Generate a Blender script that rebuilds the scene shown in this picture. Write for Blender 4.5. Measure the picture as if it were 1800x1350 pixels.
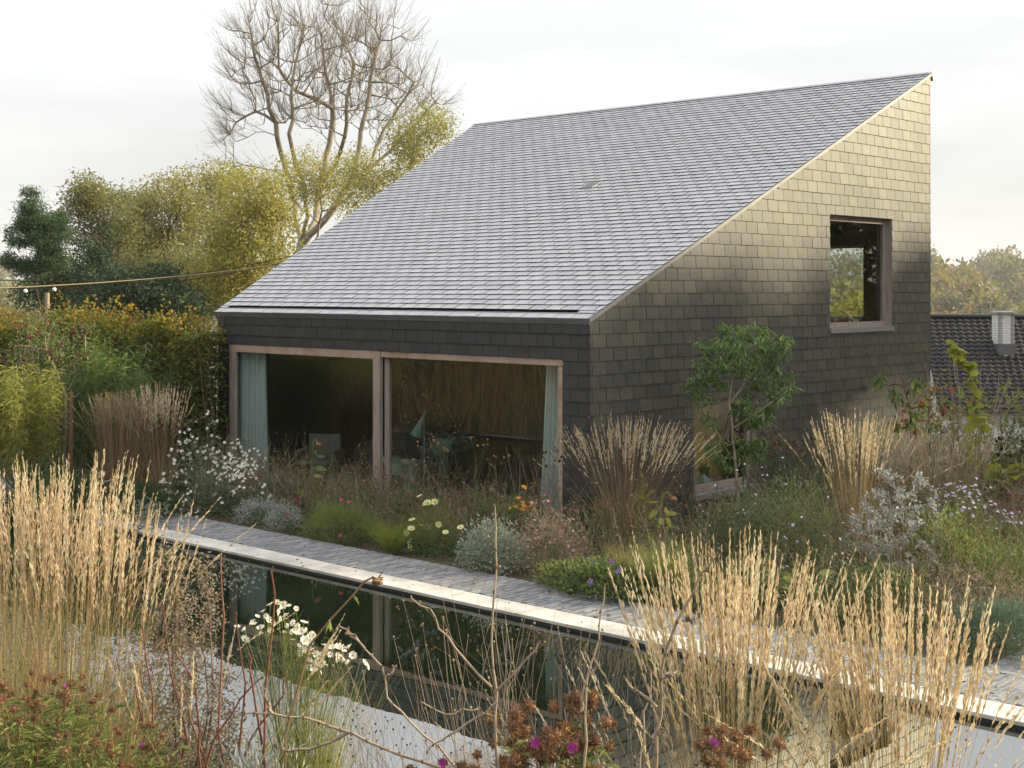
import bpy, math, random
import numpy as np
from mathutils import Vector, Matrix

for _o in list(bpy.data.objects): bpy.data.objects.remove(_o)
sc = bpy.context.scene
R = math.radians

# ------------------------------------------------------------------ camera
CAM = np.array([21.81, -15.389, 3.605])
cd = bpy.data.cameras.new('camera'); cam = bpy.data.objects.new('camera', cd); sc.collection.objects.link(cam)
cam.location = CAM; cam.rotation_euler = (R(90), 0, 0.748)
cd.sensor_width = 36.0; cd.lens = 48.8; cd.shift_y = -0.0924
cd.clip_start = 0.05; cd.clip_end = 4000
sc.camera = cam

# ------------------------------------------------------------------ light
SUN_AZ = Vector((0.60, 0.80, 0)).normalized(); SUN_EL = R(21)
SUN = Vector((SUN_AZ.x*math.cos(SUN_EL), SUN_AZ.y*math.cos(SUN_EL), math.sin(SUN_EL)))
sl = bpy.data.lights.new('sun', 'SUN'); sl.energy = 5.0; sl.angle = R(5); sl.color = (1.0, 0.85, 0.57)
so = bpy.data.objects.new('sun', sl); sc.collection.objects.link(so)
so.rotation_euler = SUN.to_track_quat('Z', 'Y').to_euler(); so.location = (40, 20, 30)

def N(nt, typ, **kw):
    n = nt.nodes.new(typ)
    for k, v in kw.items():
        if k.startswith('i_'): n.inputs[k[2:].replace('_', ' ')].default_value = v
        elif k.startswith('n_'): n.inputs[int(k[2:])].default_value = v
        else: setattr(n, k, v)
    return n
def L(nt, a, ao, b, bi): nt.links.new(a.outputs[ao], b.inputs[bi])

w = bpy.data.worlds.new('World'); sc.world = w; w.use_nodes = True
nt = w.node_tree; nt.nodes.clear()
wo = N(nt, 'ShaderNodeOutputWorld'); bg = N(nt, 'ShaderNodeBackground'); bg.inputs['Strength'].default_value = 0.1
sky = N(nt, 'ShaderNodeTexSky', sky_type='NISHITA', sun_disc=False, sun_elevation=SUN_EL,
        sun_rotation=math.atan2(SUN_AZ.x, SUN_AZ.y), air_density=1.0, dust_density=3.0)
tc = N(nt, 'ShaderNodeTexCoord')
mp = N(nt, 'ShaderNodeMapping'); mp.inputs['Scale'].default_value = (1.2, 1.2, 7.0)
nz = N(nt, 'ShaderNodeTexNoise'); nz.inputs['Scale'].default_value = 2.6; nz.inputs['Detail'].default_value = 6; nz.inputs['Roughness'].default_value = 0.5
cr = N(nt, 'ShaderNodeValToRGB')
cr.color_ramp.elements[0].position = 0.30; cr.color_ramp.elements[0].color = (0.78, 0.785, 0.79, 1)
cr.color_ramp.elements[1].position = 0.64; cr.color_ramp.elements[1].color = (1.0, 1.0, 1.0, 1)
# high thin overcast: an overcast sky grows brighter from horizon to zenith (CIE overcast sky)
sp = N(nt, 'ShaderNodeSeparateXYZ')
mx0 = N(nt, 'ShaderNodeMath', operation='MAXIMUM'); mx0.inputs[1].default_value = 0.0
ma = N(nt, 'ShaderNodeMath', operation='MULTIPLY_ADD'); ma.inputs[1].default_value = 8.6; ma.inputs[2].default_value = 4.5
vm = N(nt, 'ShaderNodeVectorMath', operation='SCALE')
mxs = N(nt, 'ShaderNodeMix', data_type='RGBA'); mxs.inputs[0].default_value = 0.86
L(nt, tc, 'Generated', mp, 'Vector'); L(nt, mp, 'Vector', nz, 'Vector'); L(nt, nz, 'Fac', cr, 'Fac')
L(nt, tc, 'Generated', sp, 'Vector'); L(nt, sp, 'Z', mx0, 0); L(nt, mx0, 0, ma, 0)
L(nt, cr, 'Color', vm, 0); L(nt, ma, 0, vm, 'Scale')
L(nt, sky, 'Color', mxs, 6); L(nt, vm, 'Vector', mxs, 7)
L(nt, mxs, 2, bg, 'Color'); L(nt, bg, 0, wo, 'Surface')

sc.view_settings.view_transform = 'Standard'; sc.view_settings.look = 'None'
sc.view_settings.exposure = 0.95; sc.view_settings.gamma = 1.0
sc.render.engine = 'CYCLES'
sc.cycles.max_bounces = 6; sc.cycles.transparent_max_bounces = 8; sc.cycles.transmission_bounces = 4
sc.cycles.diffuse_bounces = 2; sc.cycles.glossy_bounces = 3
sc.cycles.use_adaptive_sampling = True; sc.cycles.adaptive_threshold = 0.025
sc.cycles.caustics_reflective = False; sc.cycles.caustics_refractive = False
sc.cycles.sample_clamp_indirect = 6

# ------------------------------------------------------------------ helpers: objects
COL = sc.collection
def tag(o, label=None, cat=None, group=None, kind=None):
    if label: o['label'] = label
    if cat: o['category'] = cat
    if group: o['group'] = group
    if kind: o['kind'] = kind
    return o
def thing(name, label, cat, loc=(0, 0, 0), group=None, rz=0.0):
    o = bpy.data.objects.new(name, None); o.empty_display_size = 0.1; COL.objects.link(o)
    o.location = loc; o.rotation_euler = (0, 0, rz)
    return tag(o, label, cat, group)
def link(name, me, parent=None):
    o = bpy.data.objects.new(name, me); COL.objects.link(o)
    if parent is not None: o.parent = parent
    return o
def copy_tree(o, parent=None):
    c = o.copy(); COL.objects.link(c); c.parent = parent
    for ch in list(o.children): copy_tree(ch, c)
    return c

FINE = {'stems', 'foliage', 'seed_heads', 'flowers', 'blades', 'leaves', 'berries', 'buds', 'twigs', 'crown', 'culms', 'branches', 'dry_leaves', 'top_foliage', 'inner_foliage', 'flower_eyes', 'florets', 'yellow_leaves', 'red_leaves', 'brickwork'}
class MB:
    """collects polygons (uniform arrays or lists) and links them as one mesh object"""
    def __init__(s): s.V = []; s.Q = []; s.n = 0; s.R = []; s.poly = []; s.pm = []
    def add(s, V, F, rnd=0.5):
        V = np.asarray(V, float).reshape(-1, 3); F = np.asarray(F, int)
        s.V.append(V); s.Q.append((F + s.n, 0)); s.n += len(V)
        s.R.append(np.broadcast_to(np.asarray(rnd, float), (len(V),)) if np.ndim(rnd) == 0 else np.asarray(rnd, float))
    def ngons(s, V, faces, rnd=0.5, mi=None):
        V = np.asarray(V, float).reshape(-1, 3); s.V.append(V); s.pm += mi if mi else [0]*len(faces)
        s.poly += [[i + s.n for i in f] for f in faces]; s.n += len(V); s.R.append(np.full(len(V), float(rnd)))
    def box(s, a, b, rnd=0.5):
        x0, y0, z0 = [min(p, q) for p, q in zip(a, b)]; x1, y1, z1 = [max(p, q) for p, q in zip(a, b)]
        s.add([(x0,y0,z0),(x1,y0,z0),(x1,y1,z0),(x0,y1,z0),(x0,y0,z1),(x1,y0,z1),(x1,y1,z1),(x0,y1,z1)],
              [(0,3,2,1),(4,5,6,7),(0,1,5,4),(1,2,6,5),(2,3,7,6),(3,0,4,7)], rnd)
    def mesh(s, name, mats, smooth=False):
        me = bpy.data.meshes.new(name)
        V = np.concatenate(s.V) if s.V else np.zeros((0, 3)); rn = np.concatenate(s.R) if s.R else np.zeros(0)
        vi = []; ls = []; c = 0
        for F, _ in s.Q:
            k = F.shape[1]; vi.append(F.ravel()); ls.append(c + np.arange(len(F)) * k); c += F.size
        for p in s.poly: vi.append(np.array(p)); ls.append(np.array([c])); c += len(p)
        vi = np.concatenate(vi); ls = np.concatenate(ls)
        me.vertices.add(len(V)); me.vertices.foreach_set('co', V.astype(np.float32).ravel())
        me.loops.add(len(vi)); me.loops.foreach_set('vertex_index', vi.astype(np.int32))
        me.polygons.add(len(ls)); me.polygons.foreach_set('loop_start', ls.astype(np.int32))
        a = me.attributes.new('rnd', 'FLOAT', 'POINT'); a.data.foreach_set('value', rn.astype(np.float32))
        me.update(calc_edges=True)
        me.polygons.foreach_set('use_smooth', np.full(len(ls), bool(smooth)))
        if any(s.pm):
            mi = np.zeros(len(ls), np.int32); mi[len(ls)-len(s.pm):] = s.pm; me.polygons.foreach_set('material_index', mi)
        for m in (mats if isinstance(mats, (list, tuple)) else [mats]): me.materials.append(m)
        return me
    def build(s, name, mats, parent=None, smooth=False):
        o = link(name, s.mesh(name, mats, smooth), parent)
        if parent is not None and name in FINE: o['kind'] = 'stuff'     # blades, leaves, twigs too small to pick apart
        return o

# ------------------------------------------------------------------ helpers: materials
def newmat(name):
    m = bpy.data.materials.new(name); m.use_nodes = True; m.node_tree.nodes.clear()
    return m, m.node_tree, N(m.node_tree, 'ShaderNodeOutputMaterial')
def ramp(nt, cols, interp='LINEAR'):
    r = N(nt, 'ShaderNodeValToRGB'); e = r.color_ramp; e.interpolation = interp
    n = len(cols)
    for i, c in enumerate(cols):
        p = i / n if interp == 'CONSTANT' else i / max(1, n - 1)
        el = e.elements[i] if i < 2 else e.elements.new(p)
        el.position = p; el.color = (*c, 1)
    return r
def rndval(nt):
    """a value of its own for each piece: mesh attribute plus the object's own random number"""
    at = N(nt, 'ShaderNodeAttribute', attribute_name='rnd'); oi = N(nt, 'ShaderNodeObjectInfo')
    ad = N(nt, 'ShaderNodeMath', operation='ADD'); fr = N(nt, 'ShaderNodeMath', operation='FRACT')
    L(nt, at, 'Fac', ad, 0); L(nt, oi, 'Random', ad, 1); L(nt, ad, 0, fr, 0)
    return fr
def leafmat(name, cols, trans=0.35, rough=0.6, spec=0.25):
    m, nt, out = newmat(name)
    at = N(nt, 'ShaderNodeAttribute', attribute_name='rnd'); r = ramp(nt, cols)
    nz = N(nt, 'ShaderNodeTexNoise'); nz.inputs['Scale'].default_value = 30.0
    hs = N(nt, 'ShaderNodeHueSaturation'); mr = N(nt, 'ShaderNodeMapRange')
    mr.inputs[3].default_value = 0.75; mr.inputs[4].default_value = 1.25
    L(nt, at, 'Fac', r, 'Fac'); L(nt, nz, 'Fac', mr, 0); L(nt, mr, 0, hs, 'Value'); L(nt, r, 'Color', hs, 'Color')
    p = N(nt, 'ShaderNodeBsdfPrincipled'); p.inputs['Roughness'].default_value = rough; p.inputs['Specular IOR Level'].default_value = spec
    t = N(nt, 'ShaderNodeBsdfTranslucent'); mx = N(nt, 'ShaderNodeMixShader'); mx.inputs[0].default_value = trans
    L(nt, hs, 'Color', p, 'Base Color'); L(nt, hs, 'Color', t, 'Color')
    L(nt, p, 0, mx, 1); L(nt, t, 0, mx, 2); L(nt, mx, 0, out, 'Surface')
    return m
def surf(name, cols, scale=8.0, rough=0.7, spec=0.4, bump=0.0, bscale=60.0, metallic=0.0, stretch=(1, 1, 1), detail=6):
    """procedural surface: object-space noise between colours, fine bump"""
    m, nt, out = newmat(name)
    tc = N(nt, 'ShaderNodeTexCoord'); mp = N(nt, 'ShaderNodeMapping'); mp.inputs['Scale'].default_value = stretch
    nz = N(nt, 'ShaderNodeTexNoise'); nz.inputs['Scale'].default_value = scale; nz.inputs['Detail'].default_value = detail; nz.inputs['Roughness'].default_value = 0.62
    r = ramp(nt, cols); p = N(nt, 'ShaderNodeBsdfPrincipled')
    mr = N(nt, 'ShaderNodeMapRange'); mr.inputs[1].default_value = 0.28; mr.inputs[2].default_value = 0.72
    L(nt, tc, 'Object', mp, 'Vector'); L(nt, mp, 'Vector', nz, 'Vector'); L(nt, nz, 'Fac', mr, 0); L(nt, mr, 0, r, 'Fac')
    L(nt, r, 'Color', p, 'Base Color')
    p.inputs['Roughness'].default_value = rough; p.inputs['Specular IOR Level'].default_value = spec; p.inputs['Metallic'].default_value = metallic
    if bump:
        n2 = N(nt, 'ShaderNodeTexNoise'); n2.inputs['Scale'].default_value = bscale; n2.inputs['Detail'].default_value = 5
        b = N(nt, 'ShaderNodeBump'); b.inputs['Strength'].default_value = bump; b.inputs['Distance'].default_value = 0.01
        L(nt, mp, 'Vector', n2, 'Vector'); L(nt, n2, 'Fac', b, 'Height'); L(nt, b, 'Normal', p, 'Normal')
    L(nt, p, 0, out, 'Surface')
    return m
def piecemat(name, cols, rough=(0.4, 0.6), spec=0.5, noise=25.0, streak=(1, 1, 1), amt=0.35, bump=0.25, bscale=40):
    """slates, bricks: each piece its own tone, fine streaks and relief inside it"""
    m, nt, out = newmat(name)
    rv = rndval(nt); r = ramp(nt, cols); L(nt, rv, 0, r, 'Fac')
    tc = N(nt, 'ShaderNodeTexCoord'); mp = N(nt, 'ShaderNodeMapping'); mp.inputs['Scale'].default_value = streak
    ofs = N(nt, 'ShaderNodeVectorMath', operation='SCALE'); ofs.inputs[0].default_value = (37, 17, 29); L(nt, rv, 0, ofs, 'Scale')
    av = N(nt, 'ShaderNodeVectorMath', operation='ADD'); L(nt, mp, 'Vector', av, 0); L(nt, ofs, 'Vector', av, 1)
    nz = N(nt, 'ShaderNodeTexNoise'); nz.inputs['Scale'].default_value = noise; nz.inputs['Detail'].default_value = 6
    L(nt, tc, 'Object', mp, 'Vector'); L(nt, av, 'Vector', nz, 'Vector')
    mr = N(nt, 'ShaderNodeMapRange'); mr.inputs[1].default_value = 0.3; mr.inputs[2].default_value = 0.7
    mr.inputs[3].default_value = 1 - amt; mr.inputs[4].default_value = 1 + amt; L(nt, nz, 'Fac', mr, 0)
    hs = N(nt, 'ShaderNodeHueSaturation'); L(nt, mr, 0, hs, 'Value'); L(nt, r, 'Color', hs, 'Color')
    p = N(nt, 'ShaderNodeBsdfPrincipled'); p.inputs['Specular IOR Level'].default_value = spec
    rr = N(nt, 'ShaderNodeMapRange'); rr.inputs[3].default_value = rough[0]; rr.inputs[4].default_value = rough[1]; L(nt, nz, 'Fac', rr, 0)
    L(nt, rr, 0, p, 'Roughness'); L(nt, hs, 'Color', p, 'Base Color')
    n2 = N(nt, 'ShaderNodeTexNoise'); n2.inputs['Scale'].default_value = bscale; n2.inputs['Detail'].default_value = 4
    b = N(nt, 'ShaderNodeBump'); b.inputs['Strength'].default_value = bump; b.inputs['Distance'].default_value = 0.004
    L(nt, av, 'Vector', n2, 'Vector'); L(nt, n2, 'Fac', b, 'Height'); L(nt, b, 'Normal', p, 'Normal')
    L(nt, p, 0, out, 'Surface')
    return m
def glassmat(name, tint=(0.90, 0.93, 0.92), f0=0.075):
    m, nt, out = newmat(name)
    t = N(nt, 'ShaderNodeBsdfTransparent'); t.inputs['Color'].default_value = (*tint, 1)
    g = N(nt, 'ShaderNodeBsdfGlossy'); g.inputs['Roughness'].default_value = 0.01
    f = N(nt, 'ShaderNodeLayerWeight'); f.inputs['Blend'].default_value = 0.5
    pw = N(nt, 'ShaderNodeMath', operation='POWER'); pw.inputs[1].default_value = 5.0
    ml = N(nt, 'ShaderNodeMath', operation='MULTIPLY_ADD'); ml.inputs[1].default_value = 0.9; ml.inputs[2].default_value = f0
    nz = N(nt, 'ShaderNodeTexNoise'); nz.inputs['Scale'].default_value = 0.8
    b = N(nt, 'ShaderNodeBump'); b.inputs['Strength'].default_value = 0.02; b.inputs['Distance'].default_value = 0.05
    L(nt, nz, 'Fac', b, 'Height'); L(nt, b, 'Normal', g, 'Normal')
    L(nt, f, 'Facing', pw, 0); L(nt, pw, 0, ml, 0)
    mx = N(nt, 'ShaderNodeMixShader'); L(nt, ml, 0, mx, 0); L(nt, t, 0, mx, 1); L(nt, g, 0, mx, 2); L(nt, mx, 0, out, 'Surface')
    return m

M = {}
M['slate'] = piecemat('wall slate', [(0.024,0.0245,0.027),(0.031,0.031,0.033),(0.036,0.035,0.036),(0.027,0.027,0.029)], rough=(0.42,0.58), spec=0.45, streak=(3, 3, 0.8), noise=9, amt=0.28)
M['sun_toned_slate'] = piecemat('sun-toned gable slate', [(0.040,0.040,0.036),(0.056,0.054,0.043),(0.076,0.070,0.051),(0.046,0.045,0.041),(0.062,0.061,0.053)], rough=(0.42,0.58), spec=0.42, streak=(3, 3, 0.8), noise=9, amt=0.28)  # same slate as the front wall, with warm sunlight put into its colour
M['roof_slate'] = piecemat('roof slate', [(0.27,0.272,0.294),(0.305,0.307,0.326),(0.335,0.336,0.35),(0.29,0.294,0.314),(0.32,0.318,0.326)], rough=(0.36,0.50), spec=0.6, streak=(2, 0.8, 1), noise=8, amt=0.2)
M['slate_edge_shade'] = surf('slate edge with joint shade', [(0.018,0.018,0.020),(0.030,0.030,0.032)], scale=20, rough=0.8, spec=0.2)  # near-black side faces: joint shade and grime put into the colour
M['wall_core'] = surf('wall underlay', [(0.02,0.02,0.02),(0.03,0.03,0.03)], rough=0.9)
M['zinc'] = surf('dark zinc', [(0.15,0.155,0.165),(0.21,0.21,0.22)], scale=5, rough=0.45, spec=0.5, metallic=0.4)
M['black_metal'] = surf('black metal', [(0.012,0.012,0.013),(0.02,0.02,0.02)], rough=0.5)
M['cedar'] = surf('weathered cedar', [(0.17,0.115,0.085),(0.30,0.205,0.150),(0.36,0.27,0.21),(0.24,0.16,0.115)], scale=3.5, rough=0.75, stretch=(0.7, 9, 0.7), bump=0.3, bscale=30)
M['cedar_v'] = surf('weathered cedar upright', [(0.16,0.125,0.105),(0.25,0.20,0.17),(0.33,0.27,0.235),(0.22,0.165,0.13)], scale=3.5, rough=0.75, stretch=(9, 9, 0.6), bump=0.3, bscale=30)
M['glass'] = glassmat('window glass')
M['curtain'] = leafmat('mint curtain cloth', [(0.70,0.765,0.755),(0.80,0.85,0.84)], trans=0.3, rough=0.9, spec=0.1)
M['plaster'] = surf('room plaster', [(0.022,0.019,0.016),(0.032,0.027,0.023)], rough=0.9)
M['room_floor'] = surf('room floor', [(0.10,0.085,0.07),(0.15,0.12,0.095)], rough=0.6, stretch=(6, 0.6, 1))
M['stone'] = piecemat('coping stone', [(0.39,0.375,0.335),(0.43,0.415,0.375),(0.405,0.385,0.345)], rough=(0.6,0.8), spec=0.3, noise=2.6, amt=0.26, bump=0.3, bscale=90)
M['paver'] = piecemat('clay paver', [(0.095,0.098,0.106),(0.165,0.168,0.177),(0.235,0.236,0.243),(0.125,0.129,0.137),(0.195,0.196,0.198)], rough=(0.45,0.7), spec=0.45, noise=14, amt=0.25, bump=0.5, bscale=60)
M['joint'] = surf('joint sand', [(0.05,0.045,0.04),(0.09,0.08,0.07)], scale=40, rough=0.95)
M['soil'] = surf('garden soil', [(0.030,0.022,0.014),(0.055,0.040,0.024),(0.045,0.045,0.018),(0.08,0.06,0.035)], scale=5, rough=0.95, bump=0.8, bscale=25)
M['pool_wall'] = surf('pool liner', [(0.008,0.008,0.008),(0.014,0.015,0.014)], rough=0.5)
M['rust'] = surf('rusty steel', [(0.09,0.035,0.018),(0.20,0.085,0.045),(0.15,0.06,0.035)], scale=9, rough=0.8, bump=0.3)
M['white_paint'] = surf('white paint', [(0.78,0.77,0.74),(0.86,0.85,0.83)], scale=4, rough=0.7)

# ------------------------------------------------------------------ ground
def sm(t): t = np.clip(t, 0, 1); return t*t*(3-2*t)
def gz(x, y):
    """height of the garden: level by the house, a bank rising towards the viewer, falling away behind"""
    z = 1.5*sm((-9.25-np.asarray(y, float))/4.6) - 3.6*sm((np.asarray(y, float)-12.5)/8.0)
    return z
PX0, PX1, PY0, PY1 = -4.0, 27.0, -9.2, -4.027      # pool
YCO, YPO = -3.605, -2.684                            # coping / path outer edges
TX0 = 16.1                                           # side path leaves here
HW, HD, HE, HR, HXL = 9.048, 10.664, 3.2, 7.927, -3.645   # house: width, depth, eaves, ridge, ridge's left end
gx = sorted(set([-2500,-900,-300,-120,-60,-40]+list(np.arange(-30, 45, 1.0))+[50,60,80,120,300,900,2500,PX0,PX1]))
gy = sorted(set([-2500,-900,-300,-120,-60,-40]+list(np.arange(-30, 40, 1.0))+[50,60,80,120,300,900,2500,PY0-0.1,YPO]))
def ground():
    X, Y = np.meshgrid(gx, gy, indexing='ij'); Z = gz(X, Y) - 0.03
    rr = np.hypot(X, Y); Z = Z + np.where(rr > 80, -6*sm((rr-80)/100), 0)
    rng = np.random.default_rng(4); Z += rng.normal(0, 0.012, Z.shape)*(rr < 60)
    V = np.stack([X, Y, Z], -1).reshape(-1, 3); ny = len(gy); F = []
    for i in range(len(gx)-1):
        for j in range(len(gy)-1):
            xm = (gx[i]+gx[i+1])/2; ym = (gy[j]+gy[j+1])/2
            if PX0 < xm < PX1 and PY0-0.1 < ym < YPO: continue
            a = i*ny+j; F.append((a, a+ny, a+ny+1, a+1))
    mb = MB(); mb.add(V, F); o = mb.build('ground', M['soil'], smooth=True); o['kind'] = 'structure'
    return o
ground()

# ------------------------------------------------------------------ pool
def watermat():
    m, nt, out = newmat('pool water')
    p = N(nt, 'ShaderNodeBsdfPrincipled'); p.inputs['Base Color'].default_value = (0.006, 0.011, 0.006, 1)
    p.inputs['Roughness'].default_value = 0.006; p.inputs['IOR'].default_value = 4.6
    tc = N(nt, 'ShaderNodeTexCoord'); nz = N(nt, 'ShaderNodeTexNoise'); nz.inputs['Scale'].default_value = 1.6; nz.inputs['Detail'].default_value = 3
    b = N(nt, 'ShaderNodeBump'); b.inputs['Strength'].default_value = 0.03; b.inputs['Distance'].default_value = 0.03
    L(nt, tc, 'Object', nz, 'Vector'); L(nt, nz, 'Fac', b, 'Height'); L(nt, b, 'Normal', p, 'Normal')
    L(nt, p, 0, out, 'Surface'); return m
M['water'] = watermat()
ZW = -0.068
mb = MB(); mb.add([(PX0, PY0, ZW), (PX1, PY0, ZW), (PX1, PY1, ZW), (PX0, PY1, ZW)], [(0, 1, 2, 3)])
o = mb.build('water', M['water']); o['kind'] = 'structure'
pool = thing('swimming_pool', 'long dark pool with pale stone edging in front of the house', 'pool', (0, 0, 0))
mb = MB()
mb.box((PX0-0.2, PY1+0.003, -1.6), (PX1+0.2, PY1+0.15, -0.036)); mb.box((PX0-0.2, PY0-0.15, -1.6), (PX1+0.2, PY0-0.003, -0.036))
mb.box((PX0-0.2, PY0-0.003, -1.6), (PX0-0.003, PY1+0.003, -0.036)); mb.box((PX1+0.003, PY0-0.003, -1.6), (PX1+0.2, PY1+0.003, -0.036))
mb.box((PX0-0.2, PY0-0.15, -1.75), (PX1+0.2, PY1+0.15, -1.61)); mb.build('pool_wall', M['pool_wall'], pool)
def bevel_box_mesh(name, lx, ly, lz, b, mat):
    """box lx*ly*lz, origin at its low corner, top edges chamfered by b"""
    V = [(0,0,0),(lx,0,0),(lx,ly,0),(0,ly,0),(0,0,lz-b),(lx,0,lz-b),(lx,ly,lz-b),(0,ly,lz-b),(b,b,lz),(lx-b,b,lz),(lx-b,ly-b,lz),(b,ly-b,lz)]
    F = [(0,3,2,1),(0,1,5,4),(1,2,6,5),(2,3,7,6),(3,0,4,7),(4,5,9,8),(5,6,10,9),(6,7,11,10),(7,4,8,11),(8,9,10,11)]
    mb = MB(); mb.add(V, F); return mb.mesh(name, mat)
def coping():
    rng = random.Random(3); me = bevel_box_mesh('coping_stone', 1.196, YCO-PY1-0.004, 0.034, 0.004, M['stone'])
    for row, y in ((0, PY1+0.0),):
        x = PX0-0.3
        while x < PX1:
            o = link('coping_stone', me, pool); o.location = (x, y+rng.uniform(-.002, .002), -0.034+rng.uniform(-.0015, .0015)); x += 1.2
coping()

# ------------------------------------------------------------------ path of long clay bricks
def path():
    base = MB(); base.add([(PX0-2, YCO+.004, -0.018), (30, YCO+.004, -0.018), (30, YPO, -0.018), (PX0-2, YPO, -0.018),
                           (TX0, YPO, -0.018), (TX0+2.4, YPO, -0.018), (TX0+2.4, 12, -0.018), (TX0, 12, -0.018)], [(0, 1, 2, 3), (4, 5, 6, 7)])
    p = base.build('path', M['joint']); p['kind'] = 'structure'
    rng = random.Random(5); lx, ly, g = 0.056, 0.205, 0.009; items = []
    i = 0; x = PX0-2
    while x < 27:
        y = YCO+0.006-((i*0.37) % 1.0)*ly
        while y < YPO-0.004:
            y0 = max(y, YCO+0.006); y1 = min(y+ly, YPO-0.003)
            if y1-y0 > 0.03: items.append((x, y0, lx, y1-y0))
            y += ly+g
        x += lx+g; i += 1
    y = YPO+0.002; i = 0
    while y < 1.5:                                   # side path: bricks laid the other way
        x = TX0+0.004-((i*0.5) % 1.0)*0.21
        while x < TX0+2.4:
            x0 = max(x, TX0+0.004); x1 = min(x+0.205, TX0+2.4)
            if x1-x0 > 0.03: items.append((x0, y, x1-x0, 0.095))
            x += 0.211
        y += 0.101; i += 1
    def show(it):
        dx, dy = it[0]-CAM[0], it[1]-CAM[1]; d = -dx*0.680+dy*0.733; r = (dx*0.733+dy*0.680)/max(d, .1)
        vis = abs(r) < 0.365
        return (0 if vis else 1e9)+d
    items.sort(key=show)
    cache = {}
    rest = MB()
    for k, (x, y, a, b) in enumerate(items):
        dz = rng.uniform(-.003, .003); h = 0.02
        if k < 300:
            key = (round(a, 2), round(b, 2))
            if key not in cache: cache[key] = bevel_box_mesh('paver', a, b, h, 0.003, M['paver'])
            o = link('paver', cache[key], p); o.location = (x, y, -0.0175+dz); o.rotation_euler = (rng.uniform(-.01, .01), rng.uniform(-.02, .02), rng.uniform(-.008, .008))
        else:
            rest.box((x, y, -0.0175), (x+a, y+b, 0.0025+dz), rng.random())
    o = rest.build('remaining_pavers', M['paver'], p); o['kind'] = 'stuff'
path()

# ------------------------------------------------------------------ house
house = thing('slate_house', 'slate clad house with steep single pitch roof and big sliding door beside the pool', 'house', (HW/2, HD/2, 0))
HB = Vector((HW/2, HD/2, 0))
def hpart(mb, name, mat, parent=None, smooth=False):
    o = mb.build(name, mat, parent or house, smooth)
    if parent is None: o.matrix_parent_inverse = Matrix.Translation(-HB)
    return o
PITCH = math.atan2(HR-HE, HD); RL = math.hypot(HD, HR-HE)
def clip(poly, a, b, c):
    """keep the part of a 2D polygon where a*u+b*v <= c"""
    out = []
    for i in range(len(poly)):
        p, q = poly[i], poly[(i+1) % len(poly)]; dp = a*p[0]+b*p[1]-c; dq = a*q[0]+b*q[1]-c
        if dp <= 0: out.append(p)
        if (dp < 0 < dq) or (dq < 0 < dp):
            t = dp/(dp-dq); out.append((p[0]+(q[0]-p[0])*t, p[1]+(q[1]-p[1])*t))
    return out
def area(p): return abs(sum(p[i][0]*p[(i+1) % len(p)][1]-p[(i+1) % len(p)][0]*p[i][1] for i in range(len(p))))/2
def minus(rects, hole):
    out = []
    for (a, b, c, d) in rects:
        h0, h1, h2, h3 = hole
        if b <= h0 or a >= h1 or d <= h2 or c >= h3: out.append((a, b, c, d)); continue
        if a < h0: out.append((a, h0, c, d))
        if b > h1: out.append((h1, b, c, d))
        m0, m1 = max(a, h0), min(b, h1)
        if c < h2: out.append((m0, m1, c, h2))
        if d > h3: out.append((m0, m1, h3, d))
    return out
def prism(poly, off, th):
    """slate: outline poly, its face standing off(v) in front of the wall, th thick"""
    n = len(poly); V = [(u, v, off(v)) for u, v in poly]+[(u, v, off(v)-th) for u, v in poly]
    F = [list(range(n)), list(range(2*n-1, n-1, -1))]+[[i, n+i, n+(i+1) % n, (i+1) % n] for i in range(n)]
    return V, F
def slates(host, frame, v0, v1, urange, planes, holes, s, t, mat, name, seed, nmax=300, lift=0.024, th=0.010, gap=0.0085, first_h=None, shift=0.0):
    """courses of slates in half bond on a plane; frame maps (u, v, out) to the world"""
    rng = random.Random(seed); items = []; k = 0; v = v0
    while v < v1-0.01:
        u = urange[0]-s+(s/2 if k % 2 else 0)+shift
        while u < urange[1]:
            rects = [(u+gap/2+rng.uniform(-.001, .001), u+s-gap/2, v, min(v+t+0.022, v1))]
            for h in holes: rects = minus(rects, h)
            for (a, b, c, d) in rects:
                p = [(a, c), (b, c), (b, d), (a, d)]
                p[0] = (p[0][0], c+rng.uniform(-.0025, .0025)); p[1] = (p[1][0], c+rng.uniform(-.0025, .0025))
                for pl in planes: p = clip(p, *pl) if len(p) > 2 else p
                if len(p) > 2 and area(p) > 0.002: items.append((p, v, u, (a, b, c, d)))
            u += s
        v += t; k += 1
    fm = Matrix(frame)
    def show(it):
        p = it[0]; c = fm @ Vector((sum(q[0] for q in p)/len(p), sum(q[1] for q in p)/len(p), 0)); d = (c-Vector(CAM)).length
        return -area(p)/d**2
    items.sort(key=show); rest = MB(); nr = 0; full = None
    for k, (p, v, u, rc) in enumerate(items):
        j = rng.uniform(-.002, .003)
        off = (lambda vv, v=v, j=j: 0.005+(lift-0.005+j)*max(0.0, 1-(vv-v)/(t+0.022)))
        if k < nmax:
            o3 = Vector((p[0][0], p[0][1], 0)); q = [(a-o3.x, b-o3.y) for a, b in p]
            V, F = prism(q, lambda vv: off(vv+o3.y), th)
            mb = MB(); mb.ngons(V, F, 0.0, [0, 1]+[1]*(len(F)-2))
            o = link(name, mb.mesh(name, [mat, M['slate_edge_shade']]), host); o.matrix_local = fm @ Matrix.Translation(o3)
        else:
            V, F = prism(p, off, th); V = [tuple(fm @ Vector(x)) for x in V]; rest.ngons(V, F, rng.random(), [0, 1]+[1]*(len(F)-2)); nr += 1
    if nr: o = rest.build('remaining_slates', [mat, M['slate_edge_shade']], host); o['kind'] = 'stuff'
S, T = 0.32, 0.197
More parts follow.
